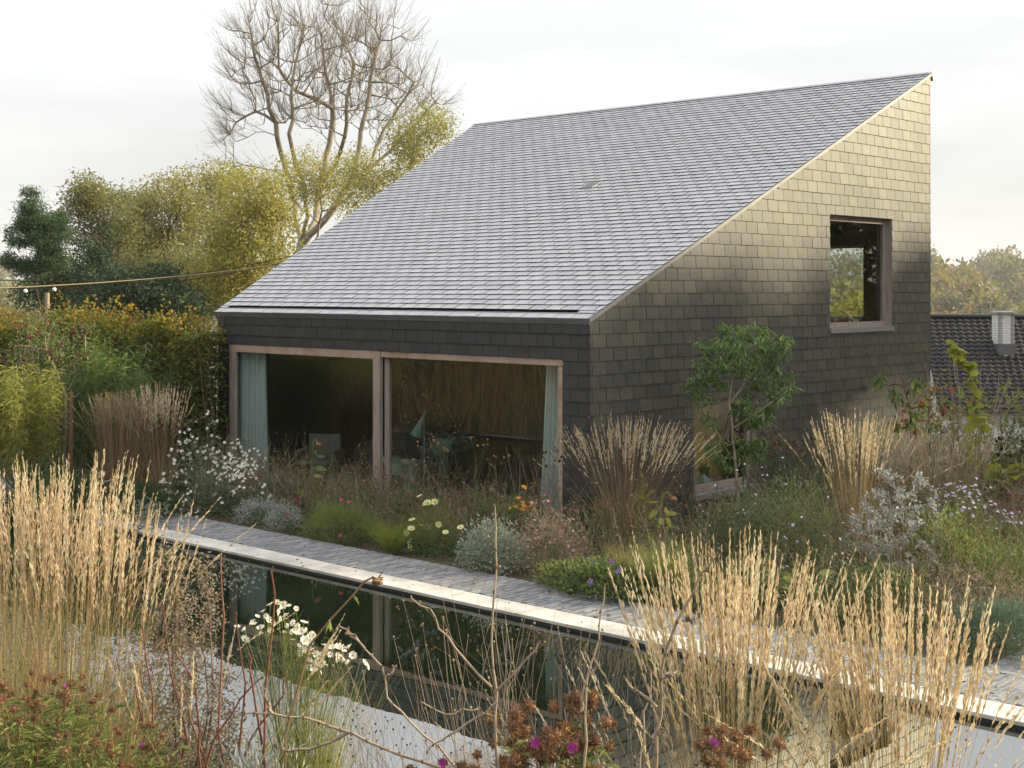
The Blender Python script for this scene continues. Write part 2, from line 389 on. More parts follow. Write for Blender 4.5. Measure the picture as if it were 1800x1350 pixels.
DX0, DX1, DZ0, DZ1 = 0.348, 8.551, 0.06, 2.584      # sliding door opening
GW = (6.734, 9.064, 2.90, 4.953)                     # upper gable window (y0,y1,z0,z1)
LW = (2.557, 4.385, 0.36, 1.847)                     # lower gable window
def wallmesh(poly, holes, fn, th, name, mat, parent=None):
    """wall with openings: outline poly (u,v) minus hole rects, extruded th inwards"""
    us = [p[0] for p in poly]; vs = [p[1] for p in poly]
    cu = sorted(set([min(us), max(us)]+[h[0] for h in holes]+[h[1] for h in holes])); mb = MB()
    for a, b in zip(cu[:-1], cu[1:]):
        rects = [(a, b, min(vs), max(vs))]
        for h in holes: rects = minus(rects, h)
        for (u0, u1, w0, w1) in rects:
            p = [(u0, w0), (u1, w0), (u1, w1), (u0, w1)]
            for i in range(len(poly)):
                (x0, y0), (x1, y1) = poly[i], poly[(i+1) % len(poly)]
                A, B = (y1-y0), -(x1-x0); p = clip(p, A, B, A*x0+B*y0) if len(p) > 2 else p
            if len(p) < 3: continue
            n = len(p); V = [fn(u, v, 0) for u, v in p]+[fn(u, v, -th) for u, v in p]
            mb.ngons(V, [list(range(n)), list(range(2*n-1, n-1, -1))]+[[i, n+i, n+(i+1) % n, (i+1) % n] for i in range(n)])
    return hpart(mb, name, mat, parent)
TW = 0.32
front = wallmesh([(0, -0.1), (HW, -0.1), (HW, HE-0.03), (0, HE-0.03)], [(DX0, DX1, -0.2, DZ1)], lambda u, v, o: (u, -o, v), TW, 'front_wall', M['wall_core'])
gable = wallmesh([(TW, -0.1), (HD, -0.1), (HD, HR-0.03), (TW, HE-0.03+TW*math.tan(PITCH))], [GW, LW], lambda u, v, o: (HW+o, u, v), TW, 'gable_wall', M['wall_core'])
LA = math.atan2(-HXL, HD); LLEN = math.hypot(HXL, HD)
leftw = wallmesh([(TW, -0.1), (LLEN, -0.1), (LLEN, HR-0.03), (TW, HE-0.03+TW*math.tan(PITCH))], [], lambda u, v, o: (-math.sin(LA)*u-o*math.cos(LA), math.cos(LA)*u-o*math.sin(LA), v), TW, 'left_wall', M['slate'])
backw = wallmesh([(HXL+0.3, -3.8), (HW-TW-.004, -3.8), (HW-TW-.004, HR-0.34), (HXL+0.3, HR-0.34)], [(6.45, 7.75, 2.98, 4.52)], lambda u, v, o: (u, HD-.004+o, v), TW, 'back_wall', M['slate'])
I4 = Matrix.Identity(4)
def frame(o, u, v, n): return Matrix(((u[0], v[0], n[0], o[0]), (u[1], v[1], n[1], o[1]), (u[2], v[2], n[2], o[2]), (0, 0, 0, 1)))
ff = frame((0, 0, 0), (1, 0, 0), (0, 0, 1), (0, -1, 0))
z0 = HE-0.045-16*T
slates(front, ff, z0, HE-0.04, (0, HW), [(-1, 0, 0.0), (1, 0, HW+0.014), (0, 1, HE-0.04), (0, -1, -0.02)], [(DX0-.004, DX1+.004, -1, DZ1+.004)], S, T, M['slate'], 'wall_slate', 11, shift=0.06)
fg = frame((HW, 0, 0), (0, 1, 0), (0, 0, 1), (1, 0, 0))
tp = math.tan(PITCH)
slates(gable, fg, z0, HR, (0, HD), [(-1, 0, 0.003), (1, 0, HD), (-tp, 1, HE-0.055), (0, -1, 0.05)], [(GW[0], GW[1], GW[2], GW[3]), LW], S, T, M['sun_toned_slate'], 'wall_slate', 12, shift=0.05, gap=.0105, lift=.019, th=.008)
# roof: deck, slates, gutter slot, verge and ridge trims
def rp(x, v, o=0.0):
    return (x, v*math.cos(PITCH)-o*math.sin(PITCH), HE+v*math.sin(PITCH)+o*math.cos(PITCH))
def xl(v): return HXL*v/RL
mb = MB()
def slab(x0, x0b, x1, v0, v1, o0, o1, rnd=0.5):
    mb.add([rp(x0, v0, o0), rp(x1, v0, o0), rp(x1, v1, o0), rp(x0b, v1, o0), rp(x0, v0, o1), rp(x1, v0, o1), rp(x1, v1, o1), rp(x0b, v1, o1)],
           [(0, 3, 2, 1), (4, 5, 6, 7), (0, 1, 5, 4), (1, 2, 6, 5), (2, 3, 7, 6), (3, 0, 4, 7)], rnd)
slab(xl(.24)+.02, xl(RL-.02), HW-.02, 0.24, RL-.02, -0.20, 0.0)
roof = hpart(mb, 'roof', M['wall_core'])
VS = 0.215; TR = 0.187
fr = frame((0, 0, HE), (1, 0, 0), (0, math.cos(PITCH), math.sin(PITCH)), (0, -math.sin(PITCH), math.cos(PITCH)))
VENT = (4.43, 4.72, 5.80, 6.12)
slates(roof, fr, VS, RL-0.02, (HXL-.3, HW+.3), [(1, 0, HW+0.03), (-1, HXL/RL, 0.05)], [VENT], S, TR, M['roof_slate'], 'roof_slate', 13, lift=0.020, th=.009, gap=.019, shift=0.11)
# the lip course under the gutter slot
mb = MB(); slab(-0.06, -0.10, HW-0.03, -0.045, 0.24, -0.15, -0.075); lip = hpart(mb, 'gutter', M['black_metal'])
slates(lip, fr, -0.05, 0.125, (-0.1, HW+.05), [(1, 0, HW+0.03), (-1, HXL/RL, 0.06), (0, 1, 0.125)], [], S, 0.16, M['roof_slate'], 'lip_slate', 14, lift=0.012, shift=0.2)
for xa, xb in ((-0.14, 0.10), (8.72, HW+0.03)):
    slates(lip, fr, 0.127, 0.235, (xa, xb), [(1, 0, xb), (-1, 0, -xa), (0, 1, 0.235)], [], S, 0.187, M['roof_slate'], 'lip_slate', 15, lift=0.014)
mb = MB(); slab(-0.09, -0.09, HW+0.02, -0.062, -0.047, -0.085, 0.012); slab(HW-0.02, HW-.02, HW+0.036, -0.05, RL, -0.055, 0.001)
slab(-0.07, xl(RL)-.07, 0.0, -0.05, RL, -0.055, -0.002); hpart(mb, 'verge_trim', M['zinc'])
mb = MB(); 
for k in range(7):
    a = HXL-.06+(HW+.10-HXL)*k/7; b = HXL-.06+(HW+.10-HXL)*(k+1)/7
    slab(a, a, b-.004, RL-0.10, RL+0.02, 0.022, 0.030+0.002*(k % 2))
slab(HXL-.06, HXL-.06, HW+.04, RL+0.001, RL+0.05, -0.16, 0.021); hpart(mb, 'ridge_cap', surf('pale zinc', [(0.27,0.275,0.29),(0.34,0.34,0.35)], scale=4, rough=.5, metallic=.2))
mb = MB()
for k in range(6): slab(VENT[0], VENT[0], VENT[1], VENT[2]+k*.053, VENT[2]+k*.053+.034, 0.006, 0.03)
slab(VENT[0]-.02, VENT[0]-.02, VENT[0], VENT[2]-.02, VENT[3], 0.0, 0.036); slab(VENT[1], VENT[1], VENT[1]+.02, VENT[2]-.02, VENT[3], 0, 0.036)
hpart(mb, 'roof_vent', M['zinc'])
mb = MB(); a = np.linspace(0, 2*math.pi, 13)[:-1]
mb.ngons([(4.22+.028*math.cos(t), -0.03, 2.985+.028*math.sin(t)) for t in a]+[(4.22+.028*math.cos(t), 0.0, 2.985+.028*math.sin(t)) for t in a],
         [list(range(12))]+[[i, 12+i, 12+(i+1) % 12, (i+1) % 12] for i in range(12)]); hpart(mb, 'overflow_spout', M['black_metal'])

# sliding door: left leaf proud, right leaf set back
def leaf(name, x0, x1, y, fw, depth, mt=None):
    e = MB(); e.box((x0, y, DZ1-fw[2]), (x1, y+depth, DZ1-.004)); o = hpart(e, name, M['cedar'])
    e = MB(); e.box((x0, y, DZ0), (x1, y+depth, DZ0+fw[3])); e.build('bottom_rail', M['cedar'], o)
    for xa, xb in ((x0, x0+fw[0]), (x1-fw[1], x1)):
        q = MB(); q.box((xa, y+.002, DZ0+fw[3]+.001), (xb, y+depth-.002, DZ1-fw[2]-.001)); q.build('stile', M['cedar_v'], o)
    g = MB(); g.box((x0+fw[0]-.01, y+depth*.5, DZ0+fw[3]-.01), (x1-fw[1]+.01, y+depth*.5+.006, DZ1-fw[2]+.01)); g.build('pane', M['glass'], o)
    return o
leaf('sliding_door_leaf', DX0+.004, 4.546, -0.012, (0.19, 0.17, 0.135, 0.13), 0.075)
leaf('fixed_door_leaf', 4.56, DX1-.004, 0.085, (0.10, 0.10, 0.10, 0.12), 0.075)
q = MB(); q.box((DX0+.004, -0.03, 0.0), (DX1-.004, 0.20, DZ0-.004)); hpart(q, 'threshold', M['zinc'])
q = MB(); q.box((8.47, -0.014, DZ0), (DX1-.004, 0.082, DZ1-.11)); q.box((4.56, 0.0, DZ1-.10), (DX1-.004, 0.082, DZ1-.004)); hpart(q, 'door_reveal', M['cedar'])
def window(rc, name, inset, fw, div=None):
    y0, y1, za, zb = rc; e = MB(); x = HW-inset
    e.box((x-.07, y0+.004, za+.004), (x, y1-.004, za+fw)); e.box((x-.07, y0+.004, zb-fw), (x, y1-.004, zb-.004))
    e.box((x-.069, y0+.004, za+fw+.001), (x-.001, y0+fw*.3, zb-fw-.001)); e.box((x-.069, y1-fw, za+fw+.001), (x-.001, y1-.004, zb-fw-.001))
    o = hpart(e, name, M['cedar_v'])
    g = MB(); g.box((x-.04, y0+.02, za+fw-.01), (x-.034, y1-fw+.01, zb-fw+.01)); g.build('pane', M['glass'], o)
    r = MB(); r.box((x-.07, y0-.001, zb-.003), (HW+.01, y1+.001, zb+.002)); r.box((x+.001, y1-.003, za), (HW+.008, y1+.001, zb-.004)); r.box((x+.001, y0-.001, za), (HW+.008, y0+.003, zb-.004)); r.build('reveal', M['cedar_v'], o)
    s = MB(); s.box((x+.001, y0-.012, za-.05), (HW+.05, y1+.012, za+.002)); s.box((HW+.028, y0-.012, za-.085), (HW+.05, y1+.012, za-.051)); s.build('sill', M['sill'], o)
    return o
M['sill'] = surf('grey sill', [(0.20,0.205,0.21),(0.28,0.28,0.285)], scale=4, rough=0.5, metallic=0.3)
window(GW, 'upper_window', 0.12, 0.10); window(LW, 'lower_window', 0.13, 0.12)
q = MB(); q.box((6.45, HD-.14, 4.46), (7.75, HD-.08, 4.52)); q.box((6.45, HD-.14, 2.98), (7.75, HD-.08, 3.05)); q.box((7.68, HD-.139, 3.051), (7.75, HD-.081, 4.459)); q.box((6.45, HD-.139, 3.051), (6.52, HD-.081, 4.459)); bw = hpart(q, 'back_window', M['white_paint'])
q = MB(); q.box((6.5, HD-.112, 3.04), (7.7, HD-.108, 4.47)); q.build('pane', M['glass'], bw)
# rooms behind the glass
mb = MB()
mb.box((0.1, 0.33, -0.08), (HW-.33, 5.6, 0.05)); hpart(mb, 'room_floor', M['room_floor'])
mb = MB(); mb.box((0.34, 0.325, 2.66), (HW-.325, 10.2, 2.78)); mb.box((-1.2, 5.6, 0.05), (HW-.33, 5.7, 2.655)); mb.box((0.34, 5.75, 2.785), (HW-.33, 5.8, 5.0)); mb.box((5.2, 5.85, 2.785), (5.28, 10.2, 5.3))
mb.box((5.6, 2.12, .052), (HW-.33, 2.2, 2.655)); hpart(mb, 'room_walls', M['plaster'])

# ================================================================== plants: geometry helpers
RG = np.random.default_rng(77)
def unit(v):
    v = np.asarray(v, float); n = np.linalg.norm(v, axis=-1, keepdims=True); return v/np.maximum(n, 1e-9)
def rdir(n, rng): return unit(rng.normal(size=(n, 3)))
def ribbons(mb, base, d, ln, w, bend, nseg=4, rnd=None, rng=RG, shape='stem', face=None):
    """N curved flat strips: base + ln*(d*s + bend*s*s)"""
    base = np.atleast_2d(base); n = len(base); ln = np.broadcast_to(ln, (n,)); w = np.broadcast_to(w, (n,))
    s = np.linspace(0, 1, nseg+1); d = np.broadcast_to(d, (n, 3)); bend = np.broadcast_to(bend, (n, 3))
    P = base[:, None]+ln[:, None, None]*(d[:, None]*s[None, :, None]+bend[:, None]*(s**2)[None, :, None])
    T = unit(d[:, None]+2*bend[:, None]*s[None, :, None])
    ref = rdir(n, rng) if face is None else np.broadcast_to(face, (n, 3))
    side = unit(np.cross(T, ref[:, None]))
    if shape == 'stem': prof = 1-0.55*s
    elif shape == 'blade': prof = np.minimum(1, (1-s)*2.2+0.03)*np.minimum(1, 0.55+2*s)
    else: prof = np.sin(np.pi*np.clip(0.06+0.92*s, 0, 1))
    W = side*(w[:, None]*prof[None])[..., None]*0.5
    V = np.stack([P-W, P+W], 2).reshape(-1, 3); k = nseg+1
    i = (np.arange(n)[:, None]*k+np.arange(nseg)[None]).ravel()*2
    F = np.stack([i, i+1, i+3, i+2], 1)
    r = rng.random(n) if rnd is None else np.broadcast_to(rnd, (n,))
    mb.add(V, F, np.repeat(r, k*2)); return P, T
def leaves(mb, pos, axis, ln, w, rnd=None, rng=RG, fold=0.18, droop=0.0):
    """N pointed leaves, each a folded pair of faces starting at pos along axis"""
    pos = np.atleast_2d(pos); n = len(pos); ln = np.broadcast_to(ln, (n,))[:, None]; w = np.broadcast_to(w, (n,))[:, None]
    a = unit(np.broadcast_to(axis, (n, 3))); ref = rdir(n, rng); sd = unit(np.cross(a, ref)); up = np.cross(sd, a)
    mid = pos+a*ln*0.45; tip = pos+a*ln; tip[:, 2] -= (droop*ln)[:, 0]
    V = np.stack([pos, mid+sd*w*.5+up*w*fold, tip, mid-sd*w*.5+up*w*fold], 1).reshape(-1, 3)
    i = np.arange(n)*4; F = np.concatenate([np.stack([i, i+1, i+2], 1), np.stack([i, i+2, i+3], 1)])
    r = rng.random(n) if rnd is None else np.broadcast_to(rnd, (n,))
    mb.add(V, F, np.repeat(r, 4))
def tubes(mb, A, B, ra, rb, k=5, rnd=0.5):
    A = np.atleast_2d(A).astype(float); B = np.atleast_2d(B).astype(float); n = len(A)
    ra = np.broadcast_to(ra, (n,)); rb = np.broadcast_to(rb, (n,))
    T = unit(B-A); ref = np.where(np.abs(T[:, 2:3]) < 0.9, [[0, 0, 1.]], [[1., 0, 0]]); u = unit(np.cross(T, ref)); v = np.cross(T, u)
    t = np.linspace(0, 2*np.pi, k+1)[:-1]; c, s = np.cos(t), np.sin(t)
    ring = u[:, None]*c[None, :, None]+v[:, None]*s[None, :, None]
    V = np.concatenate([A[:, None]+ring*ra[:, None, None], B[:, None]+ring*rb[:, None, None]], 1).reshape(-1, 3)
    b = (np.arange(n)*2*k)[:, None]; j = np.arange(k)[None]; j2 = (j+1) % k
    F = np.stack([b+j, b+j2, b+k+j2, b+k+j], -1).reshape(-1, 4)
    mb.add(V, F, np.repeat(np.broadcast_to(rnd, (n,)), 2*k))
def limb(mb, pts, r0, r1, k=6, rnd=0.5):
    pts = np.asarray(pts, float); n = len(pts)-1; r = np.linspace(r0, r1, n+1)
    tubes(mb, pts[:-1], pts[1:], r[:-1], r[1:], k, rnd)
def wiggle(a, b, n, amp, rng):
    a, b = np.asarray(a, float), np.asarray(b, float); s = np.linspace(0, 1, n+1)[:, None]
    P = a+(b-a)*s; o = np.cumsum(rng.normal(0, amp, (n+1, 3)), 0); o -= o[0]; o -= s*o[-1]
    return P+o
def blob(mb, c, r, rng, rnd=None, k=7, rings=4, rough=0.15):
    """rounded lump, slightly uneven"""
    c = np.asarray(c, float); r = np.broadcast_to(r, (3,)); V = [c+(0, 0, -r[2])]; F = []
    for i in range(1, rings):
        ph = -np.pi/2+np.pi*i/rings
        for j in range(k):
            t = 2*np.pi*j/k; q = 1+rng.normal(0, rough)
            V.append(c+r*q*np.array([np.cos(ph)*np.cos(t), np.cos(ph)*np.sin(t), np.sin(ph)]))
    V.append(c+(0, 0, r[2])); n = len(V)
    fs = [[0, 1+(j+1) % k, 1+j] for j in range(k)]
    for i in range(rings-2):
        for j in range(k): a = 1+i*k; fs.append([a+j, a+(j+1) % k, a+k+(j+1) % k, a+k+j])
    a = 1+(rings-2)*k; fs += [[a+j, a+(j+1) % k, n-1] for j in range(k)]
    mb.ngons(V, fs, rng.random() if rnd is None else rnd)
def flower(mb, mbc, pos, nrm, r, np_, rng, rnd=None, w=0.55, cup=0.15):
    """petals round a small centre; several flowers at once"""
    pos = np.atleast_2d(pos); nrm = unit(np.broadcast_to(nrm, pos.shape)); n = len(pos); r = np.broadcast_to(r, (n,))
    ref = rdir(n, rng); u = unit(np.cross(nrm, ref)); v = np.cross(nrm, u); rr = rng.random(n) if rnd is None else np.full(n, rnd)
    for k in range(np_):
        t = 2*np.pi*k/np_+rng.normal(0, .08); ax = u*np.cos(t)+v*np.sin(t)+nrm*cup; sd = -u*np.sin(t)+v*np.cos(t)
        b = pos; m = pos+ax*r[:, None]*.6; tp = pos+ax*r[:, None]
        V = np.stack([b, m+sd*r[:, None]*w*.5, tp+sd*r[:, None]*w*.28, tp-sd*r[:, None]*w*.28, m-sd*r[:, None]*w*.5], 1).reshape(-1, 3)
        i = np.arange(n)*5; F = np.concatenate([np.stack([i, i+1, i+4], 1), np.stack([i+1, i+2, i+3], 1), np.stack([i+1, i+3, i+4], 1)])
        mb.add(V, F, np.repeat(rr, 5))
    if mbc is not None:
        for q in range(n): blob(mbc, pos[q]+nrm[q]*r[q]*.1, r[q]*.24, rng, k=6, rings=3)
def colonize(att, nodes, par, step, di, dk, iters=150, up=0.0):
    """grow a branch skeleton towards the points att"""
    att = np.asarray(att, float); P = [np.array(p, float) for p in nodes]; par = list(par)
    bd = np.full(len(att), 1e9); bi = np.zeros(len(att), int); alive = np.ones(len(att), bool)
    def upd(i0):
        for i in range(i0, len(P)):
            d = np.linalg.norm(att-P[i], axis=1); m = d < bd; bd[m] = d[m]; bi[m] = i
    upd(0); seen = set()
    for _ in range(iters):
        act = alive & (bd < di)
        if not act.any(): break
        i0 = len(P)
        for i in np.unique(bi[act]):
            v = unit(att[act & (bi == i)]-P[i]).sum(0); v[2] += up; v = unit(v); q = P[i]+v*step
            key = (i, tuple(np.round(v, 1)))
            if key in seen: continue
            seen.add(key); P.append(q); par.append(i)
        if len(P) == i0: break
        upd(i0); alive &= bd > dk
    return np.array(P), np.array(par)
def radii(par, tip, ex):
    n = len(par); r = np.zeros(n); kids = np.zeros(n, int)
    for i in range(n):
        if par[i] >= 0: kids[par[i]] += 1
    for i in range(n-1, -1, -1):
        r[i] = tip**ex if kids[i] == 0 else r[i]
        if par[i] >= 0: r[par[i]] += r[i]
    return r**(1/ex), kids
def skeleton_mesh(mb, P, par, r, rng, thin=0.02):
    ch = np.where(par >= 0)[0]; A = P[par[ch]]; B = P[ch]; ra = np.minimum(r[par[ch]], r[ch]*1.6); rb = r[ch]
    th = rb < thin
    if (~th).any(): tubes(mb, A[~th], B[~th], ra[~th], rb[~th], 6, rng.random((~th).sum()))
    if th.any(): tubes(mb, A[th], B[th], ra[th], rb[th], 3, rng.random(th.sum()))

def scatter_parts(t, name, meshes, pos, axis, scale, rng):
    """single leaves, flowers or heads that can be picked apart: one child object each, sharing meshes (local +Y along axis)"""
    pos = np.atleast_2d(pos); axis = unit(np.broadcast_to(axis, pos.shape)); scale = np.broadcast_to(scale, (len(pos),))
    for p, a, s in zip(pos, axis, scale):
        o = link(name, meshes[int(rng.integers(len(meshes)))], t); o.location = p; o.rotation_mode = 'QUATERNION'
        o.rotation_quaternion = Vector(a).to_track_quat('Y', 'Z') @ Matrix.Rotation(rng.random()*6.283, 4, 'Y').to_quaternion(); o.scale = (s, s, s)
def leaf_meshes(mat, ratio, n=4, seed=9, lobed=False, droop=.12):
    """n broad leaves of length 1 along +Y with a folded midrib and curled tip"""
    rng = np.random.default_rng(seed); out = []
    for k in range(n):
        m = MB(); ys = np.array([0, .12, .32, .55, .78, 1.0]); w = np.array([.04, .62, 1.0, .86, .5, .02])*ratio*.5*(1+rng.normal(0, .08, 6))
        if lobed: w = w*np.array([1, 1.25, .8, 1.2, .75, 1])
        z = -droop*ys**2*rng.uniform(.5, 2); V = [(0, y, q) for y, q in zip(ys, z)]+[(a, y+rng.normal(0, .01), q+a*.22) for a, y, q in zip(w, ys, z)]+[(-a, y+rng.normal(0, .01), q+a*.22) for a, y, q in zip(w, ys, z)]
        F = [(i, 6+i, 7+i, i+1) for i in range(5)]+[(i, i+1, 13+i, 12+i) for i in range(5)]; m.add(V, F, rng.random()); out.append(m.mesh('leaf', mat, smooth=True))
    return out
def flower_meshes(pm, em, npet, w=.6, cup=.2, n=3, seed=5, eye=.24):
    """n flowers of radius 1 facing +Y"""
    rng = np.random.default_rng(seed); out = []
    for k in range(n):
        m = MB(); flower(m, None, [(0, 0, 0)], [(0, 1, 0)], 1.0, npet, rng, w=w*rng.uniform(.8, 1.15), cup=cup*rng.uniform(.4, 1.8)); me = m.mesh('flower', [pm, em]); nf = len(me.polygons)
        if em:
            e = MB(); blob(e, (0, .08, 0), (eye, eye*.7, eye), rng, k=7, rings=4); m.V += e.V; m.R += e.R; m.poly += [[i+m.n for i in f] for f in e.poly]; m.n += e.n; me = m.mesh('flower', [pm, em])
            mi = np.zeros(len(me.polygons), np.int32); mi[nf:] = 1; me.polygons.foreach_set('material_index', mi)
        out.append(me)
    return out
def head_meshes(mat, n=5, seed=6):
    """n shaggy round seed heads of radius 1"""
    rng = np.random.default_rng(seed); out = []
    for k in range(n):
        m = MB(); blob(m, (0, 0, 0), (.6, .5, .6), rng, k=8, rings=5); f = 90; ax = unit(rng.normal(size=(f, 3))+[0, .35, 0]); tone = rng.random()*.45
        leaves(m, ax*.35, ax+[0, -.2, 0]+rng.normal(0, .2, (f, 3)), .85*rng.uniform(.6, 1.15, f), .17, np.clip(tone+rng.random(f)*.55, 0, 1), rng, droop=.15); out.append(m.mesh('seed_head', mat))
    return out

# ------------------------------------------------------------------ plant materials
def LM(n, cols, trans=0.35, rough=0.6, spec=0.25): M[n] = leafmat(n, cols, trans, rough, spec)
LM('grass_stem', [(0.20,0.125,0.06),(0.32,0.215,0.105),(0.44,0.32,0.165),(0.28,0.20,0.10)], 0.3)
LM('grass_plume', [(0.42,0.31,0.18),(0.58,0.46,0.29),(0.68,0.57,0.39),(0.76,0.67,0.50)], 0.4)
LM('grass_leaf', [(0.34,0.25,0.11),(0.42,0.32,0.15),(0.30,0.28,0.09),(0.22,0.24,0.07)], 0.4)
LM('brown_stem', [(0.16,0.10,0.055),(0.24,0.155,0.085),(0.30,0.20,0.11)], 0.25)
LM('brown_plume', [(0.24,0.17,0.10),(0.33,0.25,0.15),(0.40,0.31,0.19)], 0.3)
LM('twig', [(0.10,0.065,0.045),(0.16,0.105,0.07),(0.21,0.15,0.10)], 0.0, 0.8)
LM('pale_twig', [(0.22,0.165,0.115),(0.30,0.23,0.165),(0.36,0.29,0.21)], 0.0, 0.8)
LM('red_twig', [(0.12,0.045,0.03),(0.18,0.065,0.04),(0.15,0.075,0.05)], 0.0, 0.7)
LM('bark_pale', [(0.165,0.138,0.101),(0.220,0.185,0.138),(0.286,0.242,0.182)], 0.0, 0.85)
LM('bark_dark', [(0.045,0.036,0.028),(0.07,0.055,0.042),(0.09,0.07,0.052)], 0.0, 0.9)
LM('dark_green', [(0.033,0.060,0.024),(0.053,0.090,0.033),(0.075,0.112,0.042)], 0.3, .8, .08)
LM('mid_green', [(0.044,0.062,0.025),(0.088,0.138,0.045),(0.138,0.194,0.062),(0.188,0.231,0.075),(0.213,0.188,0.075)], 0.35)
LM('aster_green', [(0.039,0.058,0.029),(0.078,0.111,0.049),(0.124,0.163,0.072),(0.169,0.195,0.078),(0.195,0.163,0.078)], 0.35)
LM('fern_green', [(0.073,0.104,0.034),(0.134,0.177,0.049),(0.189,0.232,0.067),(0.244,0.262,0.091),(0.232,0.201,0.085)], 0.4)
LM('lime_green', [(0.15,0.20,0.035),(0.22,0.25,0.05),(0.28,0.28,0.07),(0.12,0.17,0.04)], 0.45)
LM('grey_green', [(0.172,0.198,0.145),(0.238,0.271,0.211),(0.310,0.343,0.277)], 0.25, 0.8)
LM('silver', [(0.209,0.226,0.204),(0.297,0.314,0.286),(0.396,0.407,0.374)], 0.2, 0.8)
LM('blue_green', [(0.075,0.128,0.083),(0.112,0.173,0.112),(0.150,0.203,0.128)], 0.3)
LM('dry_leaf', [(0.15,0.085,0.045),(0.22,0.13,0.06),(0.28,0.18,0.09),(0.12,0.07,0.045)], 0.3)
LM('mauve_dry', [(0.188,0.131,0.106),(0.250,0.181,0.144),(0.213,0.194,0.106),(0.312,0.225,0.188)], 0.3)
LM('beech', [(0.045,0.07,0.014),(0.075,0.105,0.020),(0.11,0.14,0.025),(0.17,0.175,0.03),(0.27,0.21,0.03),(0.28,0.14,0.025),(0.17,0.075,0.025)], 0.4)
LM('beech_top', [(0.10,0.12,0.022),(0.17,0.18,0.03),(0.28,0.235,0.035),(0.34,0.20,0.03),(0.24,0.09,0.025)], 0.4)
LM('berry', [(0.14,0.008,0.018),(0.20,0.012,0.022),(0.10,0.008,0.02)], 0.1, 0.35, 0.5)
LM('bamboo_bright', [(0.180,0.204,0.042),(0.264,0.276,0.060),(0.336,0.324,0.084),(0.120,0.156,0.036)], 0.45)
LM('bamboo_leaf', [(0.077,0.133,0.035),(0.119,0.182,0.045),(0.168,0.217,0.063)], 0.4)
LM('peach_leaf', [(0.045,0.095,0.028),(0.095,0.175,0.045),(0.16,0.25,0.065),(0.25,0.33,0.095),(0.36,0.31,0.07)], 0.35, 0.4, 0.45)
LM('willow', [(0.120,0.138,0.054),(0.186,0.198,0.078),(0.252,0.246,0.102),(0.324,0.282,0.108)], 0.58)
LM('willow_gold', [(0.161,0.172,0.063),(0.241,0.236,0.086),(0.322,0.293,0.103),(0.414,0.345,0.115)], 0.58)
LM('acacia', [(0.165,0.182,0.050),(0.253,0.259,0.072),(0.352,0.319,0.088),(0.440,0.369,0.099),(0.132,0.154,0.050)], 0.55)
LM('pine', [(0.035,0.067,0.029),(0.054,0.096,0.035),(0.088,0.128,0.045)], 0.25, 0.6)
LM('conifer', [(0.024,0.044,0.022),(0.037,0.065,0.031),(0.056,0.088,0.039)], 0.25, 0.7)
LM('wood_mix', [(0.06,0.08,0.03),(0.11,0.125,0.035),(0.18,0.165,0.045),(0.22,0.17,0.05),(0.13,0.135,0.04)], 0.35)
LM('wood_rust', [(0.16,0.095,0.035),(0.23,0.13,0.045),(0.28,0.17,0.05),(0.15,0.11,0.04)], 0.35)
LM('wood_green', [(0.04,0.055,0.025),(0.06,0.08,0.032),(0.09,0.10,0.036)], 0.35)
LM('white_petal', [(0.72,0.70,0.60),(0.80,0.78,0.70),(0.76,0.70,0.55)], 0.4)
LM('cream_petal', [(0.74,0.70,0.30),(0.80,0.76,0.42)], 0.4)
LM('pink_petal', [(0.55,0.20,0.26),(0.62,0.30,0.34)], 0.4)
LM('magenta_petal', [(0.30,0.03,0.22),(0.40,0.06,0.30)], 0.35)
LM('crimson_petal', [(0.28,0.01,0.07),(0.35,0.02,0.09)], 0.35)
LM('violet_petal', [(0.13,0.06,0.38),(0.20,0.10,0.45)], 0.35)
LM('lilac_petal', [(0.462,0.407,0.572),(0.572,0.517,0.660)], 0.4)
LM('orange_petal', [(0.65,0.28,0.02),(0.70,0.36,0.03)], 0.35)
LM('yellow_eye', [(0.45,0.27,0.03),(0.38,0.20,0.03)], 0.1)
LM('rust_head', [(0.085,0.052,0.034),(0.16,0.085,0.045),(0.27,0.145,0.07),(0.22,0.14,0.085)], 0.25, 0.9)
LM('dark_head', [(0.018,0.012,0.010),(0.035,0.024,0.018)], 0.0, 0.9)
LM('vine_leaf', [(0.26,0.30,0.03),(0.36,0.38,0.05),(0.42,0.40,0.06),(0.20,0.26,0.06)], 0.5)
LM('red_leaf', [(0.30,0.022,0.02),(0.38,0.045,0.025),(0.22,0.018,0.022),(0.34,0.10,0.05)], 0.4)
LM('straw', [(0.34,0.25,0.13),(0.42,0.33,0.18),(0.28,0.20,0.10)], 0.3)
LM('pebble', [(0.10,0.10,0.095),(0.25,0.245,0.23),(0.40,0.39,0.37),(0.17,0.165,0.15)], 0.0, 0.8)

